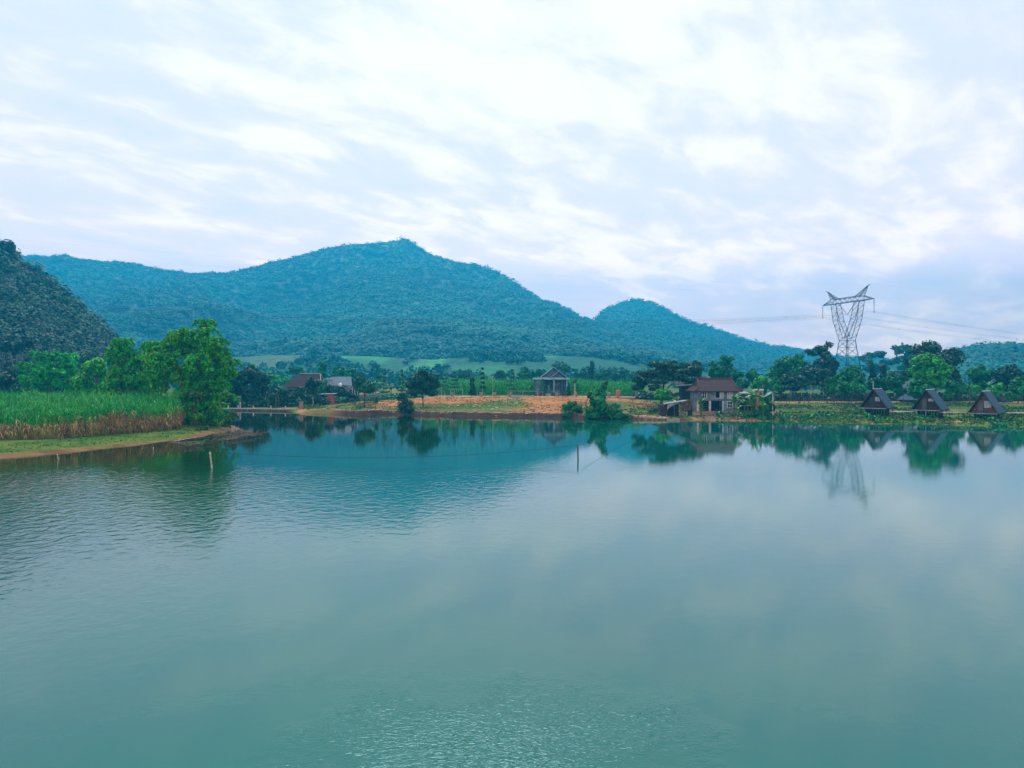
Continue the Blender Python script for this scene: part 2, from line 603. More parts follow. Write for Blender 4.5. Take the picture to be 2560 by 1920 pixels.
gm = t.ramp(t.math('ADD', t.math('ADD', t.math('MULTIPLY', nz, .6), t.math('MULTIPLY', nz2, .4)), sp.outputs[0]), .88, 1.08)
cc = t.mix(gm, soilc, grassc)
rows = t.noise(t.n('ShaderNodeMapping', ins={0: pos, 'Rotation': (0, 0, .5), 'Scale': (.16, .012, 1)}).outputs[0], 1.0, 3, .6)
fld = t.mix(t.ramp(t.math('ADD', t.math('MULTIPLY', nz2, .4), t.math('MULTIPLY', rows, .6)), .38, .62), at3, t.vec('MULTIPLY', at3, (.55, .66, .7)))
cc = t.mix(sp.outputs[1], cc, fld)
t.t.links.new(cc, bs.inputs['Base Color'])
bs.inputs['Roughness'].default_value = .95
bs.inputs['Specular IOR Level'].default_value = .1
bp = t.n('ShaderNodeBump', ins={'Height': nz, 'Strength': .6, 'Distance': .25})
t.t.links.new(bp.outputs[0], bs.inputs['Normal'])
ground = grid_mesh('ground', np.stack([GX, GY, GZ], -1), mg, cols={'soil': colr, 'cover': gcol, 'field': fieldc})
tag(ground, 'shore ground of red earth, grass, sand and far crop fields', 'ground', kind='structure')

# ------------------------------------------------------------------ water
mw = bpy.data.materials.new('lake water')
mw.use_nodes = True
t = NT(mw.node_tree)
bs = mw.node_tree.nodes['Principled BSDF']
pos = t.n('ShaderNodeNewGeometry').outputs['Position']
sx = t.n('ShaderNodeSeparateXYZ', ins={0: pos})
big = t.noise(pos, .030, 3, .5)
# silty shallows along the left beach, painted bamboo reflection further out, clear green-blue in the open
shal = t.math('SUBTRACT', t.math('ADD', t.math('MULTIPLY', sx.outputs[1], .317), t.math('MULTIPLY', sx.outputs[0], -.948)), 72.5)
murk_refl = t.ramp(t.math('ADD', shal, t.math('MULTIPLY', t.math('SUBTRACT', big, .5), 14.0)), -62, -8)
siltraw = t.ramp(t.math('ADD', shal, t.math('MULTIPLY', t.math('SUBTRACT', t.noise(pos, .2, 3), .5), 3.0)), -3.0, .5)
silt = t.math('MULTIPLY', siltraw, t.ramp(sx.outputs[1], 118, 108))
body = t.mix(t.ramp(big, .35, .65), (.001, .098, .070), (.001, .078, .068))
body = t.mix(murk_refl, body, (.005, .022, .004))  # murky dark green, painted in to deepen the bamboo reflection
body = t.mix(silt, body, (.06, .032, .010))
t.t.links.new(body, bs.inputs['Base Color'])
bs.inputs['Roughness'].default_value = .02
bs.inputs['IOR'].default_value = 1.46
bs.inputs['Specular Tint'].default_value = (.38, .80, 1.0, 1)
bs.inputs['Specular IOR Level'].default_value = .5
# ripples: fine wavelets everywhere, stronger where the breeze touches
m1 = t.n('ShaderNodeMapping', ins={0: pos, 'Rotation': (0, 0, .5), 'Scale': (1.0, 2.4, 1)}).outputs[0]
w1 = t.noise(m1, 1.5, 4, .6, .5)
m2 = t.n('ShaderNodeMapping', ins={0: pos, 'Rotation': (0, 0, -.35), 'Scale': (1.0, 1.9, 1)}).outputs[0]
w2 = t.noise(m2, 4.5, 3, .6, .8)
w3 = t.noise(pos, .35, 2, .5)
gust = t.noise(t.n('ShaderNodeMapping', ins={0: pos, 'Rotation': (0, 0, .4), 'Scale': (.5, 1.2, 1)}).outputs[0], .05, 3, .5)
# breeze lane: left near water
lane = t.math('MULTIPLY', t.ramp(sx.outputs[0], -4, -30), t.math('MULTIPLY', t.ramp(sx.outputs[1], 13, 30), t.ramp(sx.outputs[1], 74, 55)))
dx = t.math('DIVIDE', t.math('SUBTRACT', sx.outputs[0], -.3), 4.5)
dy = t.math('DIVIDE', t.math('SUBTRACT', sx.outputs[1], 15.5), 5.0)
spot = t.ramp(t.math('ADD', t.math('ADD', t.math('MULTIPLY', dx, dx), t.math('MULTIPLY', dy, dy)), t.math('MULTIPLY', t.math('SUBTRACT', t.noise(pos, .35, 3), .5), 3.0)), 1.6, -.6)
amp = t.math('ADD', t.math('ADD', .012, t.math('MULTIPLY', t.ramp(gust, .5, .68), .018)), t.math('ADD', t.math('MULTIPLY', lane, .085), t.math('MULTIPLY', spot, .20)))
far_calm = t.ramp(sx.outputs[1], 100, 55)
band = t.math('MULTIPLY', t.ramp(sx.outputs[0], 14, -12), t.math('MULTIPLY', t.ramp(sx.outputs[1], 30, 52), t.ramp(sx.outputs[1], 84, 62)))
m4 = t.n('ShaderNodeMapping', ins={0: pos, 'Rotation': (0, 0, .15), 'Scale': (1.5, 1.2, 1)}).outputs[0]
w4 = t.noise(m4, 1.1, 2, .5, .4)
w5 = t.noise(t.n('ShaderNodeMapping', ins={0: pos, 'Rotation': (0, 0, -.5), 'Scale': (1.0, 1.7, 1)}).outputs[0], 5.5, 2, .5, 1.0)
coarse = t.math('ADD', t.math('ADD', t.math('MULTIPLY', lane, .30), t.math('MULTIPLY', band, .13)), .024)
amp = t.math('MULTIPLY', amp, t.math('ADD', .25, t.math('MULTIPLY', far_calm, .75)))
hgt = t.math('MULTIPLY', t.math('ADD', t.math('ADD', t.math('MULTIPLY', w1, .6), t.math('MULTIPLY', w2, .22)), t.math('MULTIPLY', w3, .5)), amp)
hgt = t.math('ADD', hgt, t.math('ADD', t.math('MULTIPLY', w4, coarse), t.math('MULTIPLY', w5, t.math('MULTIPLY', spot, .32))))
bp = t.n('ShaderNodeBump', ins={'Height': hgt, 'Strength': 1.0, 'Distance': .16})
t.t.links.new(bp.outputs[0], bs.inputs['Normal'])
wx = np.array([-5000, -300, 0, 300, 5000.])
wy = np.array([-2400, -100, 0, 120, 400, 5000.])
WX, WY = np.meshgrid(wx, wy)
water = grid_mesh('water', np.stack([WX, WY, WX * 0], -1), mw)
tag(water, 'calm green blue lake with patches of fine ripples', 'lake', kind='structure')

# ------------------------------------------------------------------ mountains
def mountain(name, label, prof, Df, Dr, Db, zf, m, ntuft, tsize, tn, seed, rough=14, nc=500, nr=150, warp=.9, fm=None, scar=None):
    """ridge follows prof (px,py) at distance Dr; the slope falls to zf at Df"""
    r = np.random.default_rng(seed)
    pxs = np.array([p[0] for p in prof], float)
    pys = np.array([p[1] for p in prof], float)
    p0, p1 = pxs[0], pxs[-1]

    def H(px, y):
        top = CH + (HZ - np.interp(px, pxs, pys)) / F * Dr - tsize * .6
        k = np.clip((y - Df) / (Dr - Df), 0, 1)
        shape = k ** warp * (1 - .12 * np.sin(k * math.pi))
        x = (px - 1280) / F * y
        sp = np.abs(fbm(x * .0045 * (1500 / Dr) + .6 * fbm(x * .004, y * .004, 2) + seed, y * .0016 * (1500 / Dr), 4) - .5) * 2
        z = zf + (top - zf) * shape
        z = z - rough * (sp - .15) * np.sin(np.clip(k, 0, 1) * math.pi) ** .7 * np.clip((top - zf) / 60, .1, 2.2)
        back = np.clip((y - Dr) / (Db - Dr), 0, 1)
        z = np.where(y > Dr, zf + (top - zf) * (1 - back ** 1.4), z)
        z = z + (fbm(x * .02, y * .02, 3) - .5) * rough * .35 * (k > 0)
        return np.where(top < zf, np.minimum(z, top), z)
    pc = np.linspace(p0, p1, nc)
    kk = np.linspace(0, 1, nr)
    yr = Df + (Db - Df) * kk
    PC, YR = np.meshgrid(pc, yr)
    Hh = H(PC, YR)
    Hh[0] = zf - 30
    Hh[-1] = zf - 30
    P = np.stack([(PC - 1280) / F * YR, YR, Hh], -1)
    o = grid_mesh(name, P, m)
    tag(o, label, 'mountain', kind='structure')
    # the trees that cover it
    n = ntuft
    px = p0 + (p1 - p0) * r.random(n)
    y = Df + (Dr * 1.02 - Df) * np.sqrt(r.random(n) * (1 - (Df / Dr) ** 2) + (Df / Dr) ** 2) if False else Df + (Dr * 1.015 - Df) * r.random(n)
    z = H(px, y)
    ok = z > zf - 2
    px, y, z = px[ok], y[ok], z[ok]
    x = (px - 1280) / F * y
    sz = tsize * (.6 + .8 * r.random(len(x)) + (r.random(len(x)) > .94) * .7)
    if scar:
        (ax, ay), (bx, by), hw = scar
        pyy = HZ - (z - CH) * F / y
        tt_ = np.clip(((px - ax) * (bx - ax) + (pyy - ay) * (by - ay)) / ((bx - ax) ** 2 + (by - ay) ** 2), 0, 1)
        dd_ = np.hypot(px - ax - tt_ * (bx - ax), pyy - ay - tt_ * (by - ay)) + r.normal(size=len(px)) * 3
        kk_ = dd_ > hw * (1 - .5 * tt_)
        x, y, z, sz = x[kk_], y[kk_], z[kk_], sz[kk_]
    tone_ = np.repeat(np.clip(r.random(len(x)) * .55 + (fbm(x * .008 + 5, y * .004, 4) - .32) * 1.3, 0, 1), tn)
    return (tufts(x, y, z, sz, tn, r, leafk=.20 if tn < 100 else .105, tall=.6 if tn < 100 else .85, soft=1 if tn < 100 else 2), tone_), H


def tufts(x, y, z, sz, tn, r, leafk=.42, tall=.85, soft=False):
    n = len(x)
    d = r.normal(size=(n, tn, 3))
    d /= np.linalg.norm(d, axis=-1, keepdims=True)
    d[..., 2] = np.abs(d[..., 2]) * .95 + .05
    rad = (.30 + .85 * r.random((n, tn, 1)) ** .7)
    c = d * rad * sz[:, None, None] * np.array([.75, .75, tall])
    c += np.stack([x, y, z], -1)[:, None, :]
    nr_ = d * .7 + r.normal(size=d.shape) * .22 + np.array([0, -.25, .6]) if soft == 1 else d + r.normal(size=d.shape) * .3 + np.array([0, -.1, .25]) if soft == 2 else d + r.normal(size=d.shape) * .7
    ls = sz[:, None] * leafk * (.6 + .8 * r.random((n, tn)))
    return leafq(c.reshape(-1, 3), nr_.reshape(-1, 3), ls.reshape(-1), r)


def leafq(c, nrm, ls, r, asp=.8):
    nrm = nrm / (np.linalg.norm(nrm, axis=-1, keepdims=True) + 1e-9)
    rv = r.normal(size=nrm.shape)
    U = np.cross(nrm, rv)
    U /= (np.linalg.norm(U, axis=-1, keepdims=True) + 1e-9)
    V = np.cross(nrm, U)
    U = U * ls[:, None]
    V = V * (ls * asp)[:, None]
    b = nrm * (ls * .25)[:, None]
    return np.stack([c - U, c - V + b, c + U, c + V + b], 1)


profM = [(-500, 640), (-200, 628), (50, 635), (110, 637), (174, 642), (240, 646), (301, 650), (382, 668), (463, 675), (520, 680), (567, 680), (625, 671), (694, 652), (752, 639), (810, 625), (868, 611),
         (926, 604), (962, 600), (995, 598), (1020, 601), (1041, 607), (1088, 631), (1157, 650), (1215, 668), (1273, 691), (1307, 714), (1354, 741), (1400, 760), (1446, 787), (1500, 810), (1580, 845), (1700, 890), (1800, 925)]
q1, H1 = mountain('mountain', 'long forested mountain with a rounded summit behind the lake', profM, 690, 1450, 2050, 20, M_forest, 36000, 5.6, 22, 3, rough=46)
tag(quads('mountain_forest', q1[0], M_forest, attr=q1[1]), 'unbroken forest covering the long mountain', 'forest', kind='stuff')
profS = [(900, 905), (980, 880), (1040, 850), (1090, 810), (1140, 775), (1200, 748), (1262, 742), (1320, 752), (1380, 770), (1440, 795), (1520, 830), (1600, 860), (1700, 900)]
profH = [(1380, 905), (1440, 850), (1480, 800), (1493, 788), (1527, 762), (1562, 748), (1602, 743), (1643, 758), (1689, 783), (1735, 806), (1770, 814), (1805, 824), (1840, 838), (1875, 850), (1967, 866), (2036, 874), (2110, 893), (2180, 889), (2240, 898), (2320, 900), (2420, 910)]
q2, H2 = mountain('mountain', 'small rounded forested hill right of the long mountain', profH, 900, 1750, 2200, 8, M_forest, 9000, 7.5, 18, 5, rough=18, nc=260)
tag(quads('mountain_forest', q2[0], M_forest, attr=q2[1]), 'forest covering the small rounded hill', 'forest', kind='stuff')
profR = [(2130, 915), (2190, 905), (2250, 898), (2330, 888), (2370, 878), (2407, 866), (2453, 859), (2500, 856), (2540, 858), (2580, 860), (2700, 848), (2900, 840), (3100, 880)]
rs_ = np.random.default_rng(55)
sx_ = rs_.uniform(-330, 330, 9000)
sy_ = rs_.uniform(335, 715, 9000)
inp = np.zeros(9000, bool)
for pg in LIGHT:
    inp |= sdist(sx_, sy_, np.array(pg)) > -4
kp = (~inp) & (fbm(sx_ * .02, sy_ * .012, 3) > .40 - .2 * (sy_ > 640)) & ((sy_ > 560) | (rs_.random(9000) < .35))
sx_, sy_ = sx_[kp], sy_[kp]
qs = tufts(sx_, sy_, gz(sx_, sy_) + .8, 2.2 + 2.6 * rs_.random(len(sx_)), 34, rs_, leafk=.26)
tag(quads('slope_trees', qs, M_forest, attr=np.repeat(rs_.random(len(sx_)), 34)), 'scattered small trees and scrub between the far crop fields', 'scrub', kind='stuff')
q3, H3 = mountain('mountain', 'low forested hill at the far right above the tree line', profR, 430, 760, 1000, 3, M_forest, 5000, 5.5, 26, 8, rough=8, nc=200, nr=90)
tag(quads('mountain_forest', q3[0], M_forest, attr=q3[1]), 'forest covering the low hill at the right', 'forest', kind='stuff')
profL = [(-900, 520), (-500, 500), (-200, 540), (-60, 590), (0, 618), (23, 628), (58, 660), (90, 682), (116, 704), (150, 735), (172, 752), (191, 768), (215, 790), (231, 806), (262, 830), (289, 858), (318, 890), (350, 925)]
q4, H4 = mountain('mountain', 'steep dark forested mound at the left edge', profL, 235, 330, 470, 4, M_forest_n, 2300, 3.8, 330, 12, rough=5, nc=220, nr=100, warp=.8)
o = quads('mound_forest', q4[0], M_forest_n, attr=q4[1])
tag(o, 'dense dark forest covering the steep left mound', 'forest', kind='stuff')

# ------------------------------------------------------------------ plants
def clumps(blobs, r, per=9, sub=.42):
    """break each big lobe into uneven smaller clumps"""
    out = []
    for (cx, cy, cz, rx, ry, rz) in blobs:
        k = max(4, int(per))
        for i in range(k):
            d = r.normal(size=3)
            d /= np.linalg.norm(d)
            d[2] = d[2] * .9 + .12
            q = .62 + .3 * r.random()
            s = sub * (.65 + .7 * r.random())
            out.append((cx + d[0] * rx * q, cy + d[1] * ry * q, cz + d[2] * rz * q, rx * s, ry * s, rz * s))
        out.append((cx, cy, cz, rx * .62, ry * .62, rz * .62))
    return out


def crown(name, blobs, n, leaf, m, parent, org, r, droop=0.0, asp=.7, per=9, sub=.42, fill=.45, extra=()):
    cl = clumps(blobs, r, per, sub) + list(extra)
    c = np.array(cl)
    w = (c[:, 3] * c[:, 5]) ** .8
    idx = r.choice(len(c), size=n, p=w / w.sum())
    d = r.normal(size=(n, 3))
    d /= np.linalg.norm(d, axis=1, keepdims=True)
    q = (fill + (1.08 - fill) * r.random((n, 1)) ** .6)
    p = c[idx, :3] + d * q * c[idx, 3:6]
    nr_ = d + r.normal(size=d.shape) * .5 + np.array([0, 0, .25])
    ls = leaf * (.6 + .8 * r.random(n))
    if droop:
        nr_ = nr_ / np.linalg.norm(nr_, axis=1, keepdims=True)
        U = r.normal(size=(n, 3))
        U[:, 2] = -abs(U[:, 2]) * droop - .2
        U -= nr_ * (U * nr_).sum(1, keepdims=True)
        U /= np.linalg.norm(U, axis=1, keepdims=True) + 1e-9
        V = np.cross(nr_, U)
        U = U * ls[:, None]
        V = V * (ls * asp)[:, None]
        q4_ = np.stack([p - U, p - V, p + U, p + V], 1)
    else:
        q4_ = leafq(p, nr_, ls, r, asp)
    return quads(name, q4_, m, parent, org=org)


def limbs(mb, base, targets, r0, r, lean=0.0):
    """a tapered trunk that forks towards the clumps of the crown"""
    bx, by, bz = base
    cz = min(t_[2] for t_ in targets)
    hgt = max(.8, (cz - bz) * .62)
    fx, fy = bx + lean + r.normal() * .12 * hgt * .3, by + r.normal() * .1
    fork = (fx, fy, bz + hgt)
    mid = ((bx + fx) / 2 + r.normal() * .05 * hgt, (by + fy) / 2, bz + hgt * .5)
    mb.tube([(bx, by, bz - .3), mid, fork], [r0, r0 * .8, r0 * .68], 7)
    for t_ in targets:
        m_ = tuple(fork[i] * .5 + t_[i] * .5 + (r.normal() * .25 if i < 2 else .2) for i in range(3))
        mb.tube([fork, m_, t_], [r0 * .5, r0 * .33, r0 * .12], 5)


def tree(label, px, d, w, top, low=None, m=None, kind='round', name='tree', cat='tree', group=None, n=2600, leaf=.34, trunk=True, base=None, seed=0, bark=None, lean=0, y_=None, blobs=None, dep=.8, r0=None):
    """px centre, w width, top / low rows of the crown in the photograph; real size follows from the distance d"""
    r = np.random.default_rng(seed * 7 + int(px) * 13 + int(top))
    x = X(px, d)
    gzv = g1(x, d) if base is None else base
    zt = Z(top, d)
    zl = gzv + .4 if low is None else Z(low, d)
    R = w / 2 * d / F
    H = (zt - zl) / 2
    zc = (zt + zl) / 2
    th = thing(name, (x, d, gzv), label, cat, group)
    if blobs:
        bl = [(X(a, d) if True else 0, d + r.normal() * R * .25, Z(b, d), c * d / F, c * d / F * dep, e * d / F) for a, b, c, e in blobs]
    elif kind == 'round':
        bl = [(x, d, zc, R * .62, R * .62, H * .66)]
        for i in range(7):
            a = i * 2.4 + r.random()
            k = r.random() * 2 - 1
            q = math.sqrt(max(0, 1 - k * k * .8))
            bl.append((x + math.cos(a) * R * .52 * q, d + math.sin(a) * R * .5 * q, zc + k * H * .58, R * .42, R * .42, H * .38))
    elif kind == 'spread':
        bl = []
        for i in range(11):
            a = i * 2.4
            q = .15 + .62 * math.sqrt(i / 11)
            bl.append((x + math.cos(a) * R * q, d + math.sin(a) * R * q * .9, zc + H * (.45 - .9 * q * q) + r.normal() * H * .1, R * .34, R * .34, H * .36))
    elif kind == 'tier':
        bl = []
        nt_ = max(5, int((zt - zl) / .85))
        for i in range(nt_):
            f = i / (nt_ - 1)
            rr = R * (1 - .75 * f) * (.8 + .3 * r.random())
            for j in range(4):
                a = r.random() * 6.28
                bl.append((x + math.cos(a) * rr * .45, d + math.sin(a) * rr * .45, zl + (zt - zl) * f, rr * .55, rr * .55, (zt - zl) / nt_ * .30))
    elif kind == 'column':
        bl = [(x + r.normal() * R * .2, d, zl + (zt - zl) * f, R * (1 - .5 * f) * .8, R * .7, (zt - zl) * .17) for f in (.12, .3, .48, .66, .84)]
    elif kind == 'sparse':
        bl = []
        for i in range(20):
            a, q, k = i * 2.4, math.sqrt(r.random()), r.random()
            q *= math.sqrt(1 - (2 * k - 1) ** 2 * .85)
            bl.append((x + math.cos(a) * R * .8 * q, d + math.sin(a) * R * .7 * q, zl + (zt - zl) * (.08 + .84 * k), R * .27, R * .27, min(R * .22, H * .25)))
    if trunk:
        mb = MB()
        rr0 = r0 or max(.12, R * .07)
        tg = [b[:3] for b in bl] if len(bl) < 9 else [bl[i][:3] for i in range(0, len(bl), 2)]
        if kind in ('tier', 'column'):
            mb.tube([(x, d, gzv - .3), (x, d, (gzv + zt) / 2), (x, d, zt - .3)], [rr0, rr0 * .7, rr0 * .2], 6)
        else:
            limbs(mb, (x, d, gzv), tg, rr0, r, lean)
        mb.build('trunk', bark or M_bark, th, (x, d, gzv), smooth=True)
    per, sub = (9, .42) if kind in ('round', 'spread') else (6, .5)
    crown('crown', bl, n, leaf, m or M_mid, th, (x, d, gzv), r, per=per, sub=sub)
    return th


def bamboo(label, blobs, d, bpx, n, m, leaf=.42, base=None, culms=26, spread=2.5, group='bamboo clumps behind the cane field'):
    r = np.random.default_rng(int(bpx))
    x = X(bpx, d)
    z0 = g1(x, d) if base is None else base
    th = thing('bamboo_clump', (x, d, z0), label, 'bamboo', group)
    bl = []
    for a, b, c, e in blobs:
        bl.append((X(a, d), d + r.normal() * 1.2, Z(b, d), c * d / F, c * d / F * .9, e * d / F))
    mb = MB()
    for i in range(culms):
        t_ = bl[i % len(bl)]
        bx, by = x + r.normal() * spread * .5, d + r.normal() * spread * .4
        tx, ty, tz = t_[0] + r.normal() * t_[3] * .4, t_[1] + r.normal() * t_[4] * .4, t_[2] + t_[5] * .7
        k1 = (bx + (tx - bx) * .12, by + (ty - by) * .12, z0 + (tz - z0) * .45)
        k2 = (bx + (tx - bx) * .5, by + (ty - by) * .5, z0 + (tz - z0) * .85)
        mb.tube([(bx, by, z0 - .2), k1, k2, (tx, ty, tz)], [.06, .055, .035, .015], 4)
    tips = []
    tm = mb
    for b in bl:
        for k in range(5):
            az = r.random() * 6.28
            dx_, dy_ = math.cos(az), math.sin(az) * .6
            L = .25 * b[3] + .6 + 1.1 * r.random()
            pts = []
            for i in range(6):
                f = i / 5
                q_ = (b[0] + dx_ * (b[3] * .7 + L * f), b[1] + dy_ * (b[4] * .7 + L * f), b[2] + b[5] * .8 + L * (.75 * f - 1.15 * f * f))
                pts.append(q_)
                if i:
                    tips.append((q_[0], q_[1], q_[2] - .15, .42 - .22 * f, .42 - .22 * f, .40 - .15 * f))
            tm.tube(pts, [.03, .025, .02, .015, .01, .006], 3)
    mb.build('culms', M_culm, th, (x, d, z0))
    n = int(n * 1.2)
    crown('leaves', bl, n, leaf, m, th, (x, d, z0), r, extra=tips, droop=1.1, asp=.28, per=38, sub=.22, fill=.1)
    return th


def arch_leaf(r, base, az, L, wd, up, seg=4, sag=1.0):
    """curved blade as a strip of quads"""
    p = np.array(base, float)
    d = np.array([math.cos(az) * math.cos(up), math.sin(az) * math.cos(up), math.sin(up)])
    side = np.array([-math.sin(az), math.cos(az), 0])
    out = []
    prev = None
    for i in range(seg + 1):
        f = i / seg
        w_ = wd * (math.sin(math.pi * min(1, .12 + f * .88)) ** .6)
        a, b = p - side * w_, p + side * w_
        if prev is not None:
            out.append([prev[0], prev[1], b, a])
        prev = (a, b)
        p = p + d * L / seg
        d = d + np.array([0, 0, -1]) * sag / seg
        d /= np.linalg.norm(d)
    return out


def banana(label, px, d, hgt, nl=9, L=1.9, base=None, seed=1, group='banana plants on the house bank', stems=2, m=None, name='banana_plant', wd=.27):
    r = np.random.default_rng(seed + int(px))
    x = X(px, d)
    z0 = g1(x, d) if base is None else base
    th = thing(name, (x, d, z0), label, 'plant', group)
    q = []
    for s_ in range(stems):
        mb = MB()
        bx, by = x + r.normal() * .7 * (s_ > 0), d + r.normal() * .5 * (s_ > 0)
        h = hgt * (1 - .3 * s_ * r.random()) - L * .45
        mb.tube([(bx, by, z0 - .1), (bx + r.normal() * .1, by, z0 + h)], [.14, .09], 7).build('stem', M_culm, th, (x, d, z0), smooth=True)
        for i in range(nl):
            q += arch_leaf(r, (bx, by, z0 + h), i * 2.4 + r.random() * .6, L * (.7 + .5 * r.random()), wd, .45 + .9 * r.random(), 5, 1.5)
    quads('leaves', q, m or M_banana, th, org=(x, d, z0))
    return th


def bush(label, blobs, d, n, m, leaf=.25, name='bush', cat='bush', group=None, extra=None, base=None):
    r = np.random.default_rng(int(blobs[0][0]))
    x = X(blobs[0][0], d)
    z0 = g1(x, d) if base is None else base
    th = thing(name, (x, d, z0), label, cat, group)
    bl = [(X(a, d), d + r.normal() * .4, Z(b, d), c * d / F, c * d / F, e * d / F) for a, b, c, e in blobs]
    mb = MB()
    for b in bl:
        mb.tube([(x + r.normal() * .2, d, z0 - .2), ((x + b[0]) / 2, d + r.normal() * .3, (z0 + b[2]) / 2), (b[0], b[1], b[2])], [.07, .05, .02], 5)
    if extra:
        extra(mb)
    mb.build('stem', M_bark, th, (x, d, z0))
    crown('foliage', bl, n, leaf, m, th, (x, d, z0), r, per=8, sub=.45, asp=.5)
    return th


# ---- left side
bamboo('tallest bright green bamboo clump standing at the right end of the cane field',
       [(508, 815, 16, 16), (500, 845, 34, 26), (440, 850, 30, 22), (400, 875, 28, 22), (470, 880, 48, 30), (540, 870, 34, 26), (562, 895, 24, 28), (568, 925, 24, 30), (420, 910, 36, 30),
        (520, 920, 60, 38), (455, 940, 50, 34), (400, 955, 34, 30), (548, 960, 36, 30), (500, 980, 60, 34), (450, 1000, 46, 30), (540, 1010, 42, 28), (490, 1030, 56, 26), (525, 1045, 40, 20), (470, 1045, 30, 20)],
       124, 500, 50000, M_bamboo, leaf=.29, culms=40)
bamboo('middle bamboo clump with two rounded tops behind the cane field',
       [(308, 865, 22, 18), (300, 890, 30, 24), (368, 872, 24, 18), (350, 900, 36, 26), (290, 925, 30, 28), (330, 945, 46, 34), (385, 925, 30, 34), (380, 965, 34, 34), (300, 975, 40, 28), (350, 990, 44, 24)],
       142, 335, 24000, M_bamboo, leaf=.34, culms=24)
bamboo('broad pale green bamboo clump at the left above the cane field',
       [(118, 895, 30, 16), (160, 900, 26, 18), (80, 925, 34, 20), (140, 930, 44, 24), (60, 950, 28, 20), (110, 960, 50, 24), (165, 950, 30, 30), (180, 975, 26, 20)],
       165, 120, 20000, M_bamboo2, leaf=.38, culms=20)
bush('loose feathery green shrub between the two bamboo clumps', [(245, 925, 30, 22), (215, 955, 32, 24), (262, 965, 30, 24), (235, 985, 40, 18)], 150, 5000, M_bamboo, leaf=.34)
bush('dark rounded shrub behind the left end of the cane field', [(20, 950, 34, 22), (-30, 945, 36, 26), (60, 975, 30, 14), (10, 980, 44, 12)], 172, 3600, M_dark, leaf=.36)
bush('dark shrub at the foot of the middle bamboo', [(285, 1000, 22, 14), (320, 1005, 28, 14), (360, 1008, 26, 14), (400, 1020, 20, 16)], 134, 2600, M_dark, leaf=.28)
bush('yellow green shrub leaning out of the tallest bamboo', [(478, 985, 20, 14), (500, 992, 12, 10)], 118.5, 1300, M_weed, leaf=.22)
bush('small bright weed bush on the grassy tip of the spit', [(508, 1072, 10, 6), (498, 1076, 6, 4)], 112, 420, M_weed, leaf=.14)
for i, (px, d, w, top, low, mm) in enumerate([(210, 205, 44, 880, 950, M_teal), (175, 215, 50, 870, 950, M_dark), (240, 225, 40, 900, 955, M_teal), (30, 210, 60, 905, 960, M_dark)]):
    tree(['grey green tree behind the gap left of the middle bamboo', 'dark tree below the mound behind the pale bamboo', 'grey green tree low behind the feathery shrub', 'dark tree under the mound at the left edge'][i], px, d, w, top, low, mm, group='trees at the foot of the mound', n=1800, leaf=.4)
# bare pale trunks at the foot of the mound
for i, (px, t_, ln) in enumerate([(22, 870, 1.2), (52, 868, .3), (72, 862, 2.2), (40, 880, .8), (12, 876, -.2)]):
    tree(['thin pale leaning trunk with a small crown, ', 'straight pale trunk with a small crown, ', 'most slanting pale trunk with a small crown, ', 'short pale trunk with a small crown, ', 'outermost pale trunk with a small crown, '][i] + 'at the foot of the mound',
         px, 232 + i * 1.5, 26, t_ - 14, t_ + 10, M_forest_n, group='pale trunks at the foot of the mound', n=500, leaf=.45, bark=M_palegrey, r0=.13, lean=ln)
# tree poking over the top of the mound
tree('lone tree sticking up over the crest of the left mound', 16, 326, 44, 594, 640, M_forest_n, n=1100, leaf=.4, base=50)

# ---- far bank, left of centre
tree('broad very dark tree beside the bamboo on the far shore', 618, 202, 100, 920, 985, M_dark, n=5200, leaf=.34, blobs=[(600, 950, 34, 26), (635, 945, 34, 26), (618, 935, 36, 20), (580, 970, 24, 22), (655, 968, 20, 22), (610, 985, 36, 20), (640, 995, 26, 16)], group='dark trees on the left far shore')
bush('dense dark hedge of shrubs behind the low shore wall', [(690, 990, 26, 18), (730, 988, 28, 20), (765, 990, 26, 20), (800, 1000, 24, 14), (710, 1008, 40, 10), (600, 1008, 34, 12), (645, 1005, 30, 14), (560, 1000, 24, 16)], 200, 6500, M_dark, leaf=.3)
banana('pale leaved banana plant left of the red roofed cottage', 698, 198, 5.0, 9, 2.6, seed=3, group='banana plants on the far bank', m=M_teal)
banana('drooping palm behind the low shore wall', 690, 195, 4.2, 10, 2.6, seed=9, group='banana plants on the far bank', m=M_dark, name='palm', wd=.14, stems=1)
tree('upright dark tree with a pale trunk in front of the red roofed cottage', 780, 196, 44, 942, 1000, M_dark, kind='round', n=2200, leaf=.28, bark=M_paleb, r0=.13)
tree('grey green tree beside the lean-to with a dark stem', 912, 184, 66, 938, 990, M_teal, n=3000, leaf=.27, group='shade trees on the bank')
tree('dense round dark tree with a forked trunk on the grassy bank', 1057, 180, 74, 925, 992, M_dark, n=6500, leaf=.28, r0=.16, blobs=[(1057, 945, 24, 18), (1040, 962, 22, 18), (1074, 960, 22, 20), (1057, 972, 32, 20), (1035, 982, 16, 10), (1078, 984, 14, 9), (1058, 935, 15, 9)], group='shade trees on the bank')
bush('low round dark bush at the water edge with a pale green top', [(1013, 1010, 18, 18), (1008, 998, 13, 13), (1020, 1020, 18, 14), (1010, 1026, 20, 10), (1006, 985, 7, 4)], 166, 3000, M_dark, leaf=.2)
bush('young leafy shrub left of the lakeside bush', [(938, 1002, 6, 6), (941, 996, 4, 4)], 172, 350, M_mid, leaf=.16)


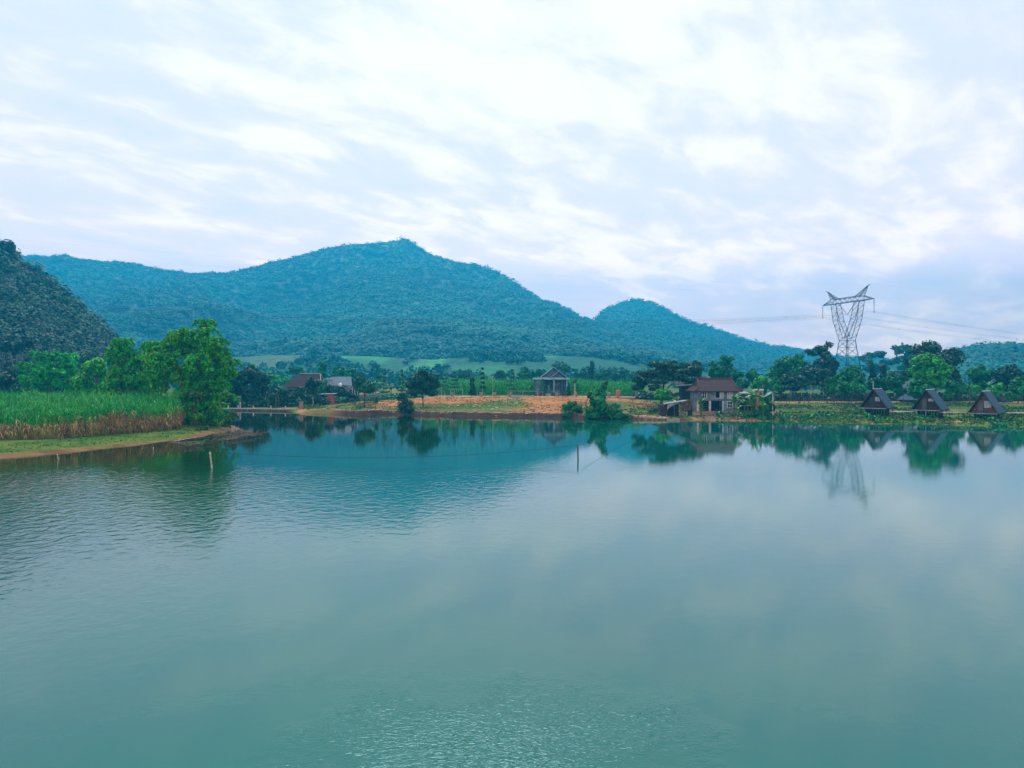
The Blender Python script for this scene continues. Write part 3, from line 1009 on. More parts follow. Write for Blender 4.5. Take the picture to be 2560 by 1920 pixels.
def shoots(mb):
    for dx, h, rr in ((10, 5.6, .05), (-2, 3.4, .05), (22, 3.0, .04)):
        x0, zz = X(1510, 149.8), -.1
        mb.tube([(x0, 149.8, zz), (x0 + dx * .03, 149.8, zz + h * .6), (x0 + dx * .11, 149.8, zz + h)], [rr, rr * .8, .02], 4)


bush('dark bush at the water edge beside the larger bushy clump', [(1430, 1012, 12, 12), (1422, 1024, 18, 12), (1440, 1026, 14, 14), (1430, 1038, 24, 10), (1414, 1014, 7, 4)], 155, 2600, M_mid, leaf=.2)
bush('large triangular bush with bent shoots rising from the shore', [(1510, 1034, 40, 16), (1496, 1012, 24, 20), (1501, 990, 13, 18), (1509, 970, 7, 12), (1535, 1028, 26, 16), (1552, 1042, 24, 9), (1480, 1034, 22, 16), (1481, 1002, 7, 12), (1474, 988, 5, 8), (1515, 960, 5, 6)], 149.8, 9500, M_mid, leaf=.21, extra=shoots)
# leafless little tree
r_ = np.random.default_rng(4)
th = thing('bare_shrub', (X(1458, 160), 160, g1(X(1458, 160), 160)), 'small leafless shrub between the two shore bushes', 'shrub')
mb = MB()
for i in range(9):
    a = r_.random() * 6.28
    b0 = (X(1458, 160), 160, g1(X(1458, 160), 160))
    m_ = (b0[0] + math.cos(a) * .5, 160 + math.sin(a) * .5, b0[2] + 1.3)
    mb.tube([b0, m_, (b0[0] + math.cos(a) * 1.1, 160 + math.sin(a) * .9, b0[2] + 2.6 + r_.random())], [.05, .035, .012], 4)
mb.build('branches', M_post, th, tuple(th.location))

bush('dark shrubs hiding the foot of the grey roofed house', [(842, 982, 14, 9), (862, 984, 16, 9), (830, 975, 8, 12), (852, 972, 10, 9), (880, 990, 12, 6), (818, 972, 7, 10)], 203, 3200, M_dark, leaf=.26)
bush('leafy green shrub between the two left cottages', [(798, 965, 12, 14), (806, 980, 12, 12), (790, 985, 14, 12)], 208, 1700, M_mid, leaf=.26)
# umbrella-tiered young trees along the wall
tiers = [(960, 925, 980, 26, 'tiered young tree between the lean-to tree and the pale trunked one', M_mid), (1003, 927, 976, 30, 'pale trunked tiered tree left of the round dark tree', M_mid), (1136, 932, 968, 30, 'tiered young tree over the pipe rail right of the round dark tree', M_mid), (1206, 922, 968, 20, 'narrowest tall tiered tree in the middle of the cane field edge', M_dark),
         (1281, 925, 972, 40, 'widest tiered tree left of the pavilion', M_mid), (1357, 950, 975, 22, 'small tiered tree with a white trunk in front of the pavilion', M_teal), (1440, 950, 975, 22, 'small tiered tree beside the lamp post', M_mid), (1112, 938, 972, 22, 'short tiered tree nearest the round dark tree', M_mid)]
for px, tp, lw, w, lb, mm in tiers:
    tree(lb, px, 211, w, tp, lw, mm, kind='tier', n=1100, leaf=.22, bark=M_paleb, r0=.12, group='tiered young trees along the wall')
tree('dark narrow cypress-like tree behind the wall in the cane', 1180, 213, 20, 940, 992, M_dark, kind='column', n=1700, leaf=.24, trunk=False)
tree('dark small tree at the corner of the pavilion', 1421, 212, 12, 962, 990, M_dark, kind='column', n=900, leaf=.2)
for i, (px, lb) in enumerate([(975, 'banana plant right of the lean-to tree'), (1020, 'banana plant just left of the round dark tree'), (940, 'banana plant behind the grey wall')]):
    banana(lb, px, 216, 4.2, 9, 2.0, seed=i, group='banana plants on the far bank', m=M_mid)
# trees in the middle distance in front of the crop fields
mids = [(808, 300, 28, 900, 945, M_mid, 'column', 'slim feathery tree rising behind the grey roofed house'), (850, 300, 54, 916, 948, M_mid, 'round', 'wide bushy tree behind the grey roofed house'), (875, 290, 30, 920, 950, M_mid, 'round', 'rounded tree right of the wide bushy one'),
        (1252, 300, 30, 922, 952, M_teal, 'round', 'small hazy rounded tree left of the widest tiered tree'), (1310, 290, 34, 918, 958, M_mid, 'sparse', 'airy papaya-like tree at the left of the pavilion roof'), (1340, 292, 34, 920, 958, M_mid, 'sparse', 'airy tree touching the left eave of the pavilion'),
        (1400, 330, 56, 892, 958, M_teal, 'round', 'tall airy grey green tree right behind the pavilion roof'), (1452, 330, 44, 915, 960, M_teal, 'round', 'low hazy tree right of the pavilion'), (1480, 340, 26, 905, 960, M_dark, 'column', 'dark blue spire shaped tree in the haze'),
        (1510, 330, 60, 920, 962, M_teal, 'round', 'wide hazy tree in the middle of the far tree row'), (1550, 330, 50, 918, 965, M_teal, 'round', 'hazy tree left of the rain tree'), (1590, 340, 40, 925, 965, M_teal, 'round', 'hazy tree just behind the left edge of the rain tree'),
        (700, 320, 60, 935, 965, M_bright, 'round', 'pale yellow green treetop left of the red roof'), (740, 330, 44, 918, 935, M_mid, 'sparse', 'thin spreading treetop above the red roof'), (670, 300, 40, 930, 965, M_bright, 'sparse', 'pale sparse tree beside the broad dark tree'),
        (900, 310, 30, 930, 955, M_teal, 'round', 'rounded hazy bush right of the rounded tree'), (1160, 320, 44, 925, 950, M_teal, 'round', 'hazy low tree behind the short cane field'), (945, 330, 20, 918, 952, M_mid, 'tier', 'small layered tree in front of the crop fields'), (1090, 330, 40, 930, 950, M_teal, 'round', 'hazy low tree right of the round dark tree')]
for px, d, w, tp, lw, mm, k, lb in mids:
    tree(lb, px, d, w, tp, lw, mm, kind=k, n=1500, leaf=.42, group='trees beyond the cane field')

# ---- right half trees
tree('wide umbrella shaped rain tree with dark feathery crown over the bank', 1652, 178, 170, 905, 975, M_dark, n=9500, leaf=.30, r0=.38, seed=2, lean=.5,
     blobs=[(1650, 918, 34, 11), (1690, 912, 34, 11), (1620, 932, 30, 12), (1720, 925, 34, 14), (1660, 932, 46, 13), (1606, 952, 24, 12), (1640, 950, 36, 10), (1740, 945, 22, 14), (1700, 945, 36, 10), (1596, 968, 18, 9), (1625, 968, 18, 8), (1735, 960, 22, 9)])
tree('dense dark round tree behind the right side of the rain tree', 1738, 196, 50, 902, 960, M_dark, n=2600, leaf=.34)
tree('bright young tree at the foot of the rain tree', 1655, 166, 52, 970, 1000, M_bright, n=2000, leaf=.22, r0=.12, group='young trees on the house bank')
rt = [(1795, 225, 60, 900, 968, M_mid, 'round', 'bushy green tree behind the tiled ridge'), (1830, 235, 70, 905, 965, M_mid, 'round', 'wide green tree right behind the stilt house'), (1815, 225, 36, 880, 925, M_mid, 'sparse', 'bare topped tree with few leaves above the stilt house'),
      (1900, 205, 50, 935, 985, M_bright, 'round', 'bright leafy tree over the brick tower'), (1932, 198, 46, 945, 985, M_mid, 'round', 'bright leafy tree behind the white gable frame'), (1885, 220, 40, 922, 965, M_mid, 'round', 'dark leafy tree left of the tall grove'),
      (1945, 222, 64, 892, 980, M_mid, 'round', 'left rounded tree of the tall grove'), (1985, 218, 80, 880, 982, M_mid, 'round', 'bright domed tree in the tall grove'), (2030, 212, 76, 905, 988, M_dark, 'round', 'dark front tree of the tall grove'),
      (2055, 228, 76, 858, 960, M_dark, 'sparse', 'tallest airy tree of the grove with sky showing through'), (2065, 222, 66, 885, 975, M_dark, 'round', 'rounded tree under the tallest airy one'), (1985, 206, 66, 930, 990, M_dark, 'round', 'dark lower tree in front of the grove'),
      (2130, 200, 66, 915, 985, M_mid, 'round', 'rounded green tree below the pylon'), (2110, 230, 40, 935, 975, M_teal, 'round', 'grey green tree left under the pylon'), (2128, 178, 60, 955, 998, M_mid, 'spread', 'low spreading tree left of the first hut'),
      (2180, 240, 20, 905, 965, M_dark, 'column', 'slim spire tree right of the pylon'), (2207, 236, 24, 910, 965, M_dark, 'column', 'second dark spire tree right of the pylon'), (2195, 215, 50, 945, 985, M_mid, 'round', 'green tree behind the first hut ridge'),
      (2240, 205, 60, 940, 990, M_mid, 'round', 'green tree between the first and second huts'), (2240, 250, 60, 925, 960, M_teal, 'round', 'hazy green tree behind the gap of the first two huts'),
      (2262, 420, 70, 860, 925, M_teal, 'sparse', 'airy umbrella crown standing hazy over the tree line'), (2190, 430, 90, 880, 930, M_teal, 'sparse', 'hazy ragged treetops right of the pylon'),
      (2340, 200, 140, 854, 985, M_dark, 'round', 'biggest dark domed tree behind the second hut'), (2325, 184, 92, 886, 975, M_bright, 'round', 'bright green tree in front of the biggest dark dome'), (2300, 175, 60, 955, 995, M_mid, 'sparse', 'loose shrubby tree behind the second hut'),
      (2385, 190, 52, 945, 1000, M_mid, 'round', 'mid green tree right of the second hut roof'), (2368, 215, 50, 920, 980, M_dark, 'round', 'dark lower bough tree at the right of the dome'),
      (2428, 210, 36, 955, 1000, M_bright, 'round', 'light green tree in the gap before the third hut'), (2452, 215, 60, 915, 985, M_mid, 'round', 'rounded tree behind the third hut'), (2510, 208, 70, 915, 990, M_dark, 'round', 'dark tree right of the third hut'),
      (2550, 200, 60, 912, 1000, M_dark, 'round', 'dark tall tree at the right edge'), (2545, 182, 60, 945, 1005, M_mid, 'round', 'layered green tree low at the right edge'), (2490, 190, 44, 960, 1000, M_bright, 'round', 'bright low tree behind the third hut ridge'), (2600, 195, 90, 920, 1000, M_dark, 'round', 'dark tree just beyond the right edge'),
      (2085, 190, 46, 945, 990, M_mid, 'round', 'mid green tree at the right foot of the grove'), (1855, 215, 44, 940, 975, M_teal, 'round', 'grey green tree above the tin sheds')]
for px, d, w, tp, lw, mm, k, lb in rt:
    big_ = w > 80
    if px > 1940 and d < 260 and k != 'column':
        w, tp = w * 1.18, tp - 4
    tree(lb, px, d, w, tp, lw, mm, kind=k, n=8000 if big_ else 3600, leaf=.34 if d < 260 else .5, r0=.3 if big_ else .17, bark=M_paleb if px in (1985, 2030, 2065) else None, group='trees behind the right bank', seed=px % 5)
# pale slim trunks under the grove
for i, (px, tp) in enumerate([(1978, 975), (2003, 968), (2028, 962), (2059, 970), (1956, 978)]):
    tree(['slim pale tree second from the left under the grove', 'slim pale tree in the middle under the grove', 'tallest forked pale tree under the grove', 'slim pale tree at the right end under the grove', 'shortest pale tree at the left end under the grove'][i],
         px, 200, 26, tp - 16, tp + 4, M_dark, n=420, leaf=.3, bark=M_paleb, r0=.11, group='pale slim trees under the grove')
banana('palm with arching fronds behind the third hut', 2470, 178, 5.2, 10, 2.8, seed=21, m=M_teal, name='palm', wd=.16, group='palms on the right bank', stems=1)
banana('palm with arching fronds left of the third hut roof', 2425, 180, 4.6, 9, 2.6, seed=22, m=M_mid, name='palm', wd=.16, group='palms on the right bank', stems=1)
# low hedge that closes the gap under the right trees
rh = np.random.default_rng(31)
hx = rh.uniform(34, 150, 2300)
hy = rh.uniform(200, 214, 2300) + (hx - 90) * 0
q = tufts(hx, hy, gz(hx, hy), .9 + 1.0 * rh.random(2300) + .5 * (fbm(hx * .1, hy * .1, 2)), 26, rh, leafk=.26)
tag(quads('undergrowth', q, M_dark), 'dark tangled undergrowth under the right hand trees', 'undergrowth', kind='stuff')
hx = rh.uniform(-60, -25, 700)
hy = rh.uniform(206, 214, 700)
q = tufts(hx, hy, gz(hx, hy), .6 + .7 * rh.random(700), 26, rh, leafk=.26)
tag(quads('undergrowth', q, M_mid), 'tangled green undergrowth behind the low wall at the left', 'undergrowth', kind='stuff')

banana('small banana plant between the young tree and the stone wall', 1688, 162, 3.0, 9, 1.7, seed=2)
banana('banana plant standing in the shallows at the left corner of the stilt house', 1752, 149, 3.5, 7, 1.3, seed=3, stems=3)
banana('banana plant in front of the lower right window', 1836, 147, 4.0, 10, 2.1, seed=4, stems=3)
banana('largest yellow green banana plant right of the stilt house', 1886, 147, 4.9, 12, 2.5, seed=5, stems=4)
banana('banana plant between the window plant and the largest one', 1862, 150, 3.2, 9, 1.9, seed=6, stems=2)
banana('banana plant left of the white gable frame', 1912, 146, 3.4, 10, 1.9, seed=7, stems=3)
bush('leafy vine bush under the white gable frame', [(1918, 1000, 12, 10), (1928, 1018, 12, 12), (1905, 1026, 16, 12), (1900, 1038, 26, 8)], 146, 2200, M_mid, leaf=.18)
bush('dark bush at the shore left of the shack', [(1630, 1026, 14, 4), (1642, 1024, 8, 4)], 158, 700, M_dark, leaf=.15)

# ---- sugarcane
def cane_field(name, label, pts, n, m_i, h0, leafL, nl, front_dry, seed, lowk=.72, seg=3, wd=.045):
    r = np.random.default_rng(seed)
    pl = np.array(pts)
    lo, hi = pl.min(0), pl.max(0)
    x = r.uniform(lo[0], hi[0], n * 4)
    y = r.uniform(lo[1], hi[1], n * 4)
    s = sdist(x, y, pl)
    k = np.where(s > 0)[0][:n]
    x, y, s = x[k], y[k], s[k]
    z = gz(x, y)
    n = len(x)
    edge = s < front_dry
    H = h0 * (.66 + .5 * r.random(n) + .25 * (r.random(n) > .88)) * (.70 + .6 * fbm(x * .12, y * .12, 2))
    Q, MI = [], []
    # blades
    N = n * nl
    bi = np.repeat(np.arange(n), nl)
    az = r.random(N) * 6.28
    up = .75 + .75 * r.random(N)
    L = leafL * (.6 + .6 * r.random(N))
    zb = z[bi] + H[bi] * (lowk + (1 - lowk) * r.random(N))
    p = np.stack([x[bi] + r.normal(size=N) * .12, y[bi] + r.normal(size=N) * .12, zb], -1)
    d = np.stack([np.cos(az) * np.cos(up), np.sin(az) * np.cos(up), np.sin(up)], -1)
    tw = r.normal(size=N) * .8
    side = np.stack([-np.sin(az + tw), np.cos(az + tw), np.zeros(N)], -1)
    w0 = wd * (.7 + .6 * r.random(N))
    prev = None
    for i in range(seg + 1):
        f = i / seg
        w_ = (w0 * (1 - f * .85))[:, None]
        a, b = p - side * w_, p + side * w_
        if prev is not None:
            Q.append(np.stack([prev[0], prev[1], b, a], 1))
            MI.append(np.zeros(N, int))
        prev = (a, b)
        p = p + d * (L / seg)[:, None]
        d = d + np.array([0, 0, -1.15]) / seg
        d /= np.linalg.norm(d, axis=1, keepdims=True)
    if front_dry:
        e = np.where(edge)[0]
        # stalks
        ns = 4
        ei = np.repeat(e, ns)
        M_ = len(ei)
        a = np.stack([x[ei] + r.normal(size=M_) * .15, y[ei] + r.normal(size=M_) * .15, z[ei] - .05], -1)
        b = a + np.stack([r.normal(size=M_) * .42, r.normal(size=M_) * .42, H[ei] * (.62 + .25 * r.random(M_))], -1)
        w_ = np.array([.024, .0, 0])
        w2_ = np.array([0, .024, 0])
        Q.append(np.stack([a - w_, a + w_, b + w_, b - w_], 1))
        MI.append(np.full(M_, 2))
        Q.append(np.stack([a - w2_, a + w2_, b + w2_, b - w2_], 1))
        MI.append(np.full(M_, 2))
        # hanging dry leaves
        nd = 9
        ei = np.repeat(e, nd)
        M_ = len(ei)
        az = r.random(M_) * 6.28
        p = np.stack([x[ei] + r.normal(size=M_) * .1, y[ei] + r.normal(size=M_) * .1, z[ei] + H[ei] * (.15 + .68 * r.random(M_))], -1)
        up = .2 + .8 * r.random(M_)
        d = np.stack([np.cos(az) * np.cos(up), np.sin(az) * np.cos(up), np.sin(up)], -1)
        side = np.stack([-np.sin(az), np.cos(az), np.zeros(M_)], -1)
        prev = None
        L = 1.0 * (.5 + .9 * r.random(M_))
        for i in range(4):
            f = i / 3
            w_ = (np.full(M_, .036) * (1 - f * .6))[:, None]
            a, b = p - side * w_, p + side * w_
            if prev is not None:
                Q.append(np.stack([prev[0], prev[1], b, a], 1))
                MI.append(np.full(M_, 1))
            prev = (a, b)
            p = p + d * (L / 3)[:, None]
            d = d + np.array([0, 0, -1.0])
            d /= np.linalg.norm(d, axis=1, keepdims=True)
    q_ = np.concatenate(Q)
    o = quads(name, q_, [M_cane, M_cane_d, M_stalk], matidx=np.concatenate(MI))
    return tag(o, label, 'sugarcane', kind='stuff')


def GP(px, py, z=0.0):
    d = (CH - z) * F / (py - HZ)
    return (X(px, d), d)


cane_field('sugarcane', 'tall green sugarcane with dry brown stalks on the left bank',
           [GP(-420, 1128, .6), GP(-180, 1116, .6), GP(0, 1104, .6), GP(150, 1098, .6), GP(300, 1087, .6), GP(420, 1076, .6), GP(452, 1070, .6), (X(440, 128), 128), (X(400, 138), 138), (X(200, 152), 152), (X(-300, 158), 158)],
           14500, 0, 3.1, 1.25, 7, 1.6, 5)
cane_field('sugarcane', 'green cane field behind the long low wall in the middle', [(-26, 219), (16, 219), (38, 219), (48, 290), (-30, 290)], 9500, 0, 3.3, 1.3, 9, 0, 6, seg=2, wd=.07, lowk=.0)

# ---- weeds, grasses, debris
rw = np.random.default_rng(77)


def scatter(name, label, n, xr, yr, sz, tn, m, cond, leafk=.34, cat='plants', seed=1, tall=.85):
    r = np.random.default_rng(seed)
    x = r.uniform(*xr, n)
    y = r.uniform(*yr, n)
    s = sdist(x, y)
    k = cond(x, y, s, r)
    x, y = x[k], y[k]
    q_ = tufts(x, y, gz(x, y) - .05, sz * (.5 + r.random(len(x))), tn, r, leafk=leafk, tall=tall)
    return tag(quads(name, q_, m), label, cat, kind='stuff')


scatter('bank_weeds', 'low leafy weeds covering the right bank below the huts', 16000, (30, 135), (118, 182), .34, 9, M_weed,
        lambda x, y, s, r: (s > .2) & (x > 44 + .1 * (y - 140)) & (fbm(x * .13, y * .13, 3) + .18 * (s < 14) > .40 + .12 * r.random(len(x))), seed=2)
scatter('bank_weeds', 'taller shrubby weeds along the right water edge', 1500, (40, 120), (122, 160), .75, 16, M_mid,
        lambda x, y, s, r: (s > .1) & (s < 13) & (fbm(x * .2 + 7, y * .2, 2) > .50), leafk=.28, seed=3)
scatter('shore_grass', 'short grass on the left spit in front of the cane', 9000, (-85, -36), (70, 128), .12, 5, M_grass,
        lambda x, y, s, r: (s > 1.6 + r.random(len(x))) & (s < 9), leafk=.5, seed=4)
scatter('shore_grass', 'scattered tufts of grass on the red earth bank', 5200, (-50, 34), (146, 205), .22, 6, M_grass,
        lambda x, y, s, r: (s > 1.2) & (fbm(x * .12 + 40, y * .07, 3) + .12 * (s < 22) > .56), leafk=.4, seed=5)
scatter('shore_grass', 'grass and weeds around the stilt house', 2600, (24, 58), (141, 172), .26, 7, M_weed,
        lambda x, y, s, r: (s > .8) & (fbm(x * .3 + 4, y * .2, 3) > .5), leafk=.4, seed=6)
scatter('yard_grass', 'grass on the yard in front of the left cottages', 3200, (-66, -34), (168, 205), .24, 6, M_grass,
        lambda x, y, s, r: (s > 2.5) & (fbm(x * .2 + 2, y * .1, 3) > .48), leafk=.4, seed=8)
# rubble on the red bank
def pebbles(name, label, n, xr, yr, sz, m, cond, seed):
    r = np.random.default_rng(seed)
    x = r.uniform(*xr, n)
    y = r.uniform(*yr, n)
    s = sdist(x, y)
    k = cond(x, y, s)
    x, y = x[k], y[k]
    z = gz(x, y)
    n = len(x)
    Q = []
    a = sz * (.4 + r.random(n) ** 2 * 1.4)
    b = a * (.6 + .6 * r.random(n))
    h = a * (.4 + .4 * r.random(n))
    th_ = r.random(n) * 3.14
    cs, sn = np.cos(th_), np.sin(th_)
    def P(u_, v_, w_):
        return np.stack([x + (u_ * cs - v_ * sn), y + (u_ * sn + v_ * cs), z - .03 + w_], -1)
    B = [P(-a, -b, 0), P(a, -b, 0), P(a, b, 0), P(-a, b, 0)]
    T = [P(-a * .6, -b * .5, h), P(a * .5, -b * .6, h * .9), P(a * .6, b * .5, h), P(-a * .5, b * .6, h * .8)]
    Q = [np.stack(T, 1)]
    for i in range(4):
        j = (i + 1) % 4
        Q.append(np.stack([B[i], B[j], T[j], T[i]], 1))
    return tag(quads(name, np.concatenate(Q), m), label, 'stones', kind='stuff')


pebbles('rubble', 'pale stones and clods scattered over the red earth bank', 1500, (-48, 34), (147, 207), .13, M_rock, lambda x, y, s: (s > .6) & (fbm(x * .15, y * .1, 3) > .45), 9)
pebbles('rubble', 'clods of red earth on the bank', 2600, (-48, 34), (147, 207), .17, mat('earth clods', (.26, .125, .05), .95, .4, 1, island=.3), lambda x, y, s: (s > .3), 10)
pebbles('rubble', 'stones along the foot of the stilt house bank', 500, (24, 60), (140, 160), .16, M_stone, lambda x, y, s: (s > -.3) & (s < 8), 11)
pebbles('rubble', 'pale stones on the right bank', 160, (60, 110), (124, 145), .16, M_rock, lambda x, y, s: (s > .3) & (s < 8) & (fbm(x * .3, y * .3, 2) > .55), 12)

# ------------------------------------------------------------------ left cottages
def root(name, px, d, base, label, cat, group=None):
    x = X(px, d)
    return thing(name, (x, d, base), label, cat, group), (x, d, base)


def window(parent, org, x0, x1, z0, z1, y, frame=M_white, t=.07, cols=2, rows=2, glass=M_glass, name='window'):
    f = MB()
    f.box(x0, x1, y - .06, y, z0, z0 + t).box(x0, x1, y - .06, y, z1 - t, z1)
    f.box(x0, x0 + t, y - .06, y, z0 + t, z1 - t).box(x1 - t, x1, y - .06, y, z0 + t, z1 - t)
    for i in range(1, cols):
        c = x0 + (x1 - x0) * i / cols
        f.box(c - t * .4, c + t * .4, y - .055, y - .005, z0 + t, z1 - t)
    for i in range(1, rows):
        c = z0 + (z1 - z0) * i / rows
        f.box(x0 + t, x1 - t, y - .05, y - .01, c - t * .35, c + t * .35)
    w = f.build(name, frame, parent, org)
    MB().box(x0 + t, x1 - t, y - .02, y + .02, z0 + t, z1 - t).build('pane', glass, w, org)
    return w


# red roofed cottage
th, o = root('cottage', 755, 232, g1(X(755, 232), 232), 'whitewashed cottage with a steep dark red tiled roof behind the shrubs', 'cottage')
D = 232
x0, x1, z0 = X(722, D), X(803, D), o[2]
ez, rz = Z(964, D), Z(934, D)
MB().box(x0, x1, D, D + 6, z0, ez).build('wall', M_whitewall, th, o)
rx0, rx1 = X(744, D), X(794, D)
ex0, ex1 = X(706, D), X(806, D)
mb = MB()
yf, yb, ym = D - 1.2, D + 7.2, D + 3
e = ez - .35
mb.add([(ex0, yf, e), (ex1, yf, e), (rx1, ym, rz), (rx0, ym, rz), (ex0, yb, e), (ex1, yb, e), (ex0, yf, e - .15), (ex1, yf, e - .15), (ex1, yb, e - .15), (ex0, yb, e - .15)],
       [(0, 1, 2, 3), (5, 4, 3, 2), (4, 0, 3), (1, 5, 2), (6, 9, 8, 7), (0, 6, 7, 1), (1, 7, 8, 5), (5, 8, 9, 4), (4, 9, 6, 0)])
rf = mb.build('roof', M_rooftile, th, o)
m2_ = MB()
m2_.bar((rx0, ym, rz + .05), (rx1, ym, rz + .05), .13).bar((rx1, ym, rz + .08), (ex1, yf, e + .08), .1).bar((rx1, ym, rz + .1), (ex1 + .2, yb, e + .1), .1)
m2_.build('ridge', M_conc_pale, rf, o)
window(th, o, X(764, D), X(774, D), z0 + 1.4, z0 + 2.7, D - .01)
MB().box(X(784, D), X(792, D), D - .04, D - .005, z0, z0 + 2.2).build('door', M_wood_d, th, o)

# grey roofed house with a white gable
D = 226
th, o = root('cottage', 840, D, g1(X(840, D), D), 'small house with a slate grey roof and tall white gable pillar', 'cottage')
z0 = o[2]
MB().box(X(808, D), X(870, D), D, D + 6, z0, Z(965, D)).build('wall', M_whitewall, th, o)
mb = MB()
a0, a1, zr, ze = X(815, D), X(873, D), Z(943, D), Z(965, D)
mb.hexa([(a0 - 1, D - 1, ze), (a1 + 1, D - 1, ze), (a1, D + 3, zr), (a0 + 1, D + 3, zr)], [(a0 - 1, D - 1, ze + .15), (a1 + 1, D - 1, ze + .15), (a1, D + 3, zr + .15), (a0 + 1, D + 3, zr + .15)])
mb.hexa([(a0 + 1, D + 3.01, zr), (a1, D + 3.01, zr), (a1 + 1, D + 7, ze), (a0 - 1, D + 7, ze)], [(a0 + 1, D + 3.01, zr + .15), (a1, D + 3.01, zr + .15), (a1 + 1, D + 7, ze + .15), (a0 - 1, D + 7, ze + .15)])
mb.build('roof', M_slate, th, o)
gp = MB().box(X(822, D), X(833, D), D - 2.2, D - .8, z0, Z(951, D)).box(X(819, D), X(836, D), D - 2.4, D - .6, Z(951, D), Z(949, D)).build('gable_pillar', M_whitewall, th, o)
MB().slab([(X(806, D), D - 2, Z(958, D)), (X(821, D), D - 2, Z(946, D)), (X(821, D), D + 2, Z(946, D)), (X(806, D), D + 2, Z(958, D))], .12).build('side_canopy', M_palebl, th, o)
MB().box(X(817, D), X(821, D), D - .05, D - .005, z0, z0 + 2.1).build('door', M_wood_d, th, o)
window(th, o, X(843, D), X(850, D), z0 + 1, z0 + 2.1, D - .01)
# water tank on a stand
D = 219
th, o = root('water_tank', 851, D, g1(X(851, D), D), 'round white water tank on a stand in front of the grey roof', 'water tank')
x = o[0]
zz = Z(968, D)
mb = MB()
for sx_ in (-.35, .35):
    for sy_ in (-.35, .35):
        mb.bar((x + sx_, D + sy_, o[2] - .1), (x + sx_, D + sy_, zz), .05)
mb.build('stand', M_grey, th, o)
MB().tube([(x, D, zz), (x, D, zz + .1), (x, D, zz + .9), (x, D, zz + 1.1), (x, D, zz + 1.25)], [.40, .48, .48, .35, .12], 14).build('tank', M_white, th, o, smooth=True)
# lean-to
D = 214
th, o = root('lean_to', 880, D, g1(X(880, D), D), 'open lean-to with white posts and sloping roof beside the grey roofed house', 'shed')
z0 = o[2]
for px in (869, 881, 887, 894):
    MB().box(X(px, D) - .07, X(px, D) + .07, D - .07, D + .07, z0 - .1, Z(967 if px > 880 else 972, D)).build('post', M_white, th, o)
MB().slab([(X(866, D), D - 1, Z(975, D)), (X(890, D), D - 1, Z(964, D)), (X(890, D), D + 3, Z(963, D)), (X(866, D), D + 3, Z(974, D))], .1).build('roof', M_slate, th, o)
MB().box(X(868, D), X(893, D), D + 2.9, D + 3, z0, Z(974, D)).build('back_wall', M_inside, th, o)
# brick shed
D = 200
th, o = root('brick_shed', 822, D, g1(X(822, D), D), 'small orange brick shed with a flat pale roof sheet', 'shed')
z0 = o[2]
MB().box(X(809, D), X(832, D), D, D + 2.2, z0, Z(986, D)).build('wall', M_brick, th, o)
MB().hexa([(X(801, D), D - .7, Z(986, D)), (X(840, D), D - .7, Z(985, D)), (X(840, D), D + 2.8, Z(984, D)), (X(801, D), D + 2.8, Z(985, D))],
          [(X(801, D), D - .7, Z(985, D)), (X(840, D), D - .7, Z(984, D)), (X(840, D), D + 2.8, Z(983, D)), (X(801, D), D + 2.8, Z(984, D))]).build('roof', M_palebl, th, o)
# grey wall
D = 206
x0, x1 = X(868, D), X(948, D)
z0 = g1(X(905, D), D) - .3
th = thing('concrete_wall', (x0, D, z0), 'unpainted grey concrete wall behind the lean-to tree', 'wall')
MB().box(x0, x1, D, D + .2, z0, Z(987, D)).build('panel', M_grey, th, (x0, D, z0))
mb = MB()
for i in range(26):
    xx = x0 + (x1 - x0) * (i + .5) / 26
    mb.box(xx - .03, xx + .03, D + .05, D + .1, Z(987, D), Z(976, D) + .1 * math.sin(i * 3))
mb.build('pickets', M_grey, th, (x0, D, z0))

# low shore wall on the left
pts = [(X(px, 192 - (px - 500) * .035), 192 - (px - 500) * .035) for px in (480, 560, 640, 700, 765)]
th = thing('shore_wall', (pts[0][0], pts[0][1], 0), 'low concrete retaining wall with short posts on the left far shore', 'wall')
o = (pts[0][0], pts[0][1], 0)
mb, cp = MB(), MB()
for (ax, ay), (bx, by) in zip(pts[:-1], pts[1:]):
    mb.hexa([(ax, ay, -.5), (bx, by, -.5), (bx, by + .3, -.5), (ax, ay + .3, -.5)], [(ax, ay, .42), (bx, by, .42), (bx, by + .3, .42), (ax, ay + .3, .42)])
    cp.hexa([(ax, ay - .06, .42), (bx, by - .06, .42), (bx, by + .36, .42), (ax, ay + .36, .42)], [(ax, ay - .06, .56), (bx, by - .06, .56), (bx, by + .36, .56), (ax, ay + .36, .56)])
mb.build('wall_face', M_stone, th, o)
cp.build('coping', M_conc_pale, th, o)
for px in (570, 595, 600, 633, 677, 713):
    d = 192 - (px - 500) * .035
    MB().box(X(px, d) - .13, X(px, d) + .13, d + .02, d + .28, .56, 1.25 + (px == 600) * .9).build('post', M_conc_pale, th, o)
d = 183
th = thing('brick_pillar', (X(752, d), d, 0), 'weathered pillar at the end of the low shore wall', 'pillar')
MB().box(X(748, d), X(756, d), d, d + .7, -.5, Z(1006, d)).box(X(747, d), X(757, d), d - .08, d + .78, Z(1006, d), Z(1005, d)).build('shaft', M_brick2, th, (X(752, d), d, 0))

# ------------------------------------------------------------------ long low wall with brick posts
def WD(px):
    return 208 - (px - 1200) * .012


